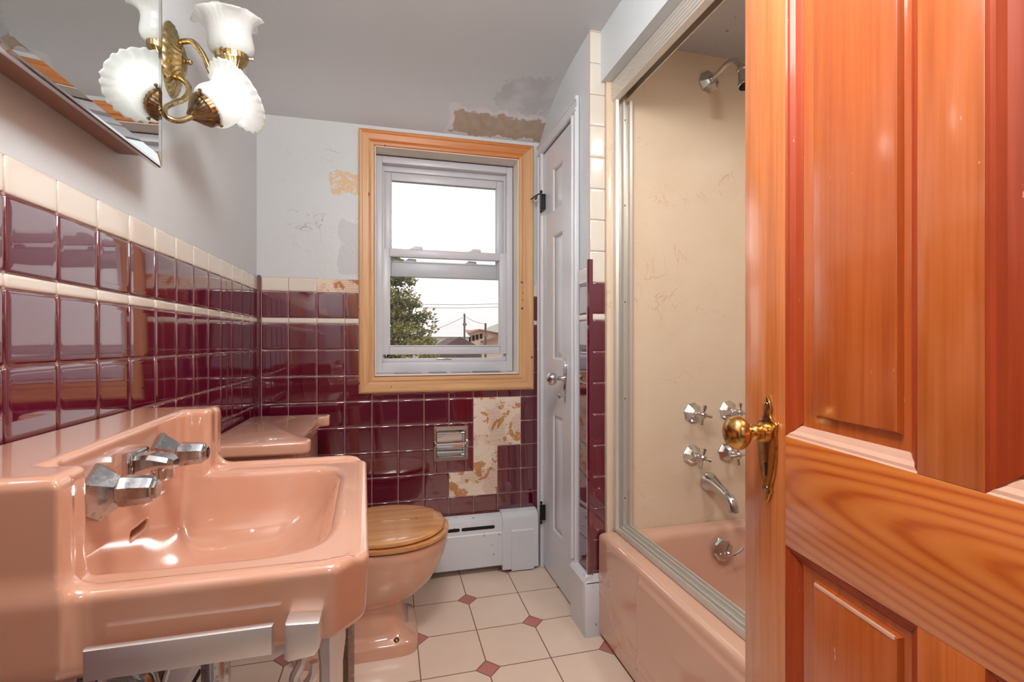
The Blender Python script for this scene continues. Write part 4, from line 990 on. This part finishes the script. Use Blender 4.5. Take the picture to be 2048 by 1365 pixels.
for i in range(nx_):
    (x0, h0), (x1, h1) = pts[i], pts[i + 1]; HL.add([(x0, 105, -3.5), (x1, 105, -3.5), (x1, 110, h1), (x0, 110, h0), (x1, 125, h1 - 1), (x0, 125, h0 - 1)], [(0, 1, 2, 3), (3, 2, 4, 5)])
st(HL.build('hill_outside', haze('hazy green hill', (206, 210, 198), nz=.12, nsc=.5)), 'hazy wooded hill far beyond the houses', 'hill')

# ------------------------------------------------------------------ lights, sky, camera
def area(name, loc, size, power, rot=(0, 0, 0), col=(1, 1, 1), sy=None):
    l = bpy.data.lights.new(name, 'AREA'); l.energy = power; l.color = col; l.shape = 'RECTANGLE' if sy else 'DISK'; l.size = size
    if sy: l.size_y = sy
    o = bpy.data.objects.new(name, l); COL.objects.link(o); o.location = loc; o.rotation_euler = rot; return o
p = bpy.data.lights.new('room_fill', 'POINT'); p.energy = 26; p.shadow_soft_size = .16; p.color = (1, .99, .98)  # added fill light that brightens room and ceiling, not an actual fixture
o = bpy.data.objects.new('room_fill', p); COL.objects.link(o); o.location = (.08, .50, 1.90)
area('hall_lamp', (.1, -.75, 2.15), .4, 24, (math.radians(20), 0, 0), (1, .98, .96))
area('hall_fill', (.1, -.9, 1.35), 1.1, 1.2, (math.radians(88), 0, 0), (1, .98, .97), 1.2)  # added fill panel behind the camera
area('shower_area_light', (1.1, .6, 2.07), .25, 4.5, col=(1, .97, .93))  # area light below the shower ceiling, without a fitting
p = bpy.data.lights.new('sconce_bulb', 'POINT'); p.energy = .2; p.shadow_soft_size = .03; p.color = (1, .98, .95)
o = bpy.data.objects.new('sconce_bulb', p); COL.objects.link(o); o.location = L0 + LA * .115
wd = bpy.data.worlds.new('World'); SC.world = wd; wd.use_nodes = True; nt = wd.node_tree; bg = nt.nodes['Background']
tc = nt.nodes.new('ShaderNodeTexCoord'); sx = nt.nodes.new('ShaderNodeSeparateXYZ'); nt.links.new(tc.outputs['Generated'], sx.inputs[0])
rp = nt.nodes.new('ShaderNodeValToRGB'); nt.links.new(sx.outputs[2], rp.inputs[0]); e = rp.color_ramp.elements
e[0].position = 0; e[0].color = (.90, .82, .80, 1); e[1].position = .22; e[1].color = (1, 1, 1, 1)
nt.links.new(rp.outputs[0], bg.inputs[0]); bg.inputs[1].default_value = .80

cam = bpy.data.cameras.new('camera'); cam.sensor_width = 36; cam.lens = 960 * 36 / 2048; cam.clip_start = .01; cam.clip_end = 400
co = bpy.data.objects.new('camera', cam); COL.objects.link(co); co.location = (0, 0, 1.023); co.rotation_euler = (math.pi / 2, 0, -.2499)
SC.camera = co
SC.view_settings.view_transform = 'Standard'; SC.view_settings.look = 'None'; SC.view_settings.exposure = .6; SC.view_settings.gamma = 1
SC.cycles.use_denoising = True; SC.cycles.max_bounces = 10; SC.cycles.diffuse_bounces = 5; SC.cycles.glossy_bounces = 6; SC.cycles.transparent_max_bounces = 12
SC.cycles.sample_clamp_indirect = 6
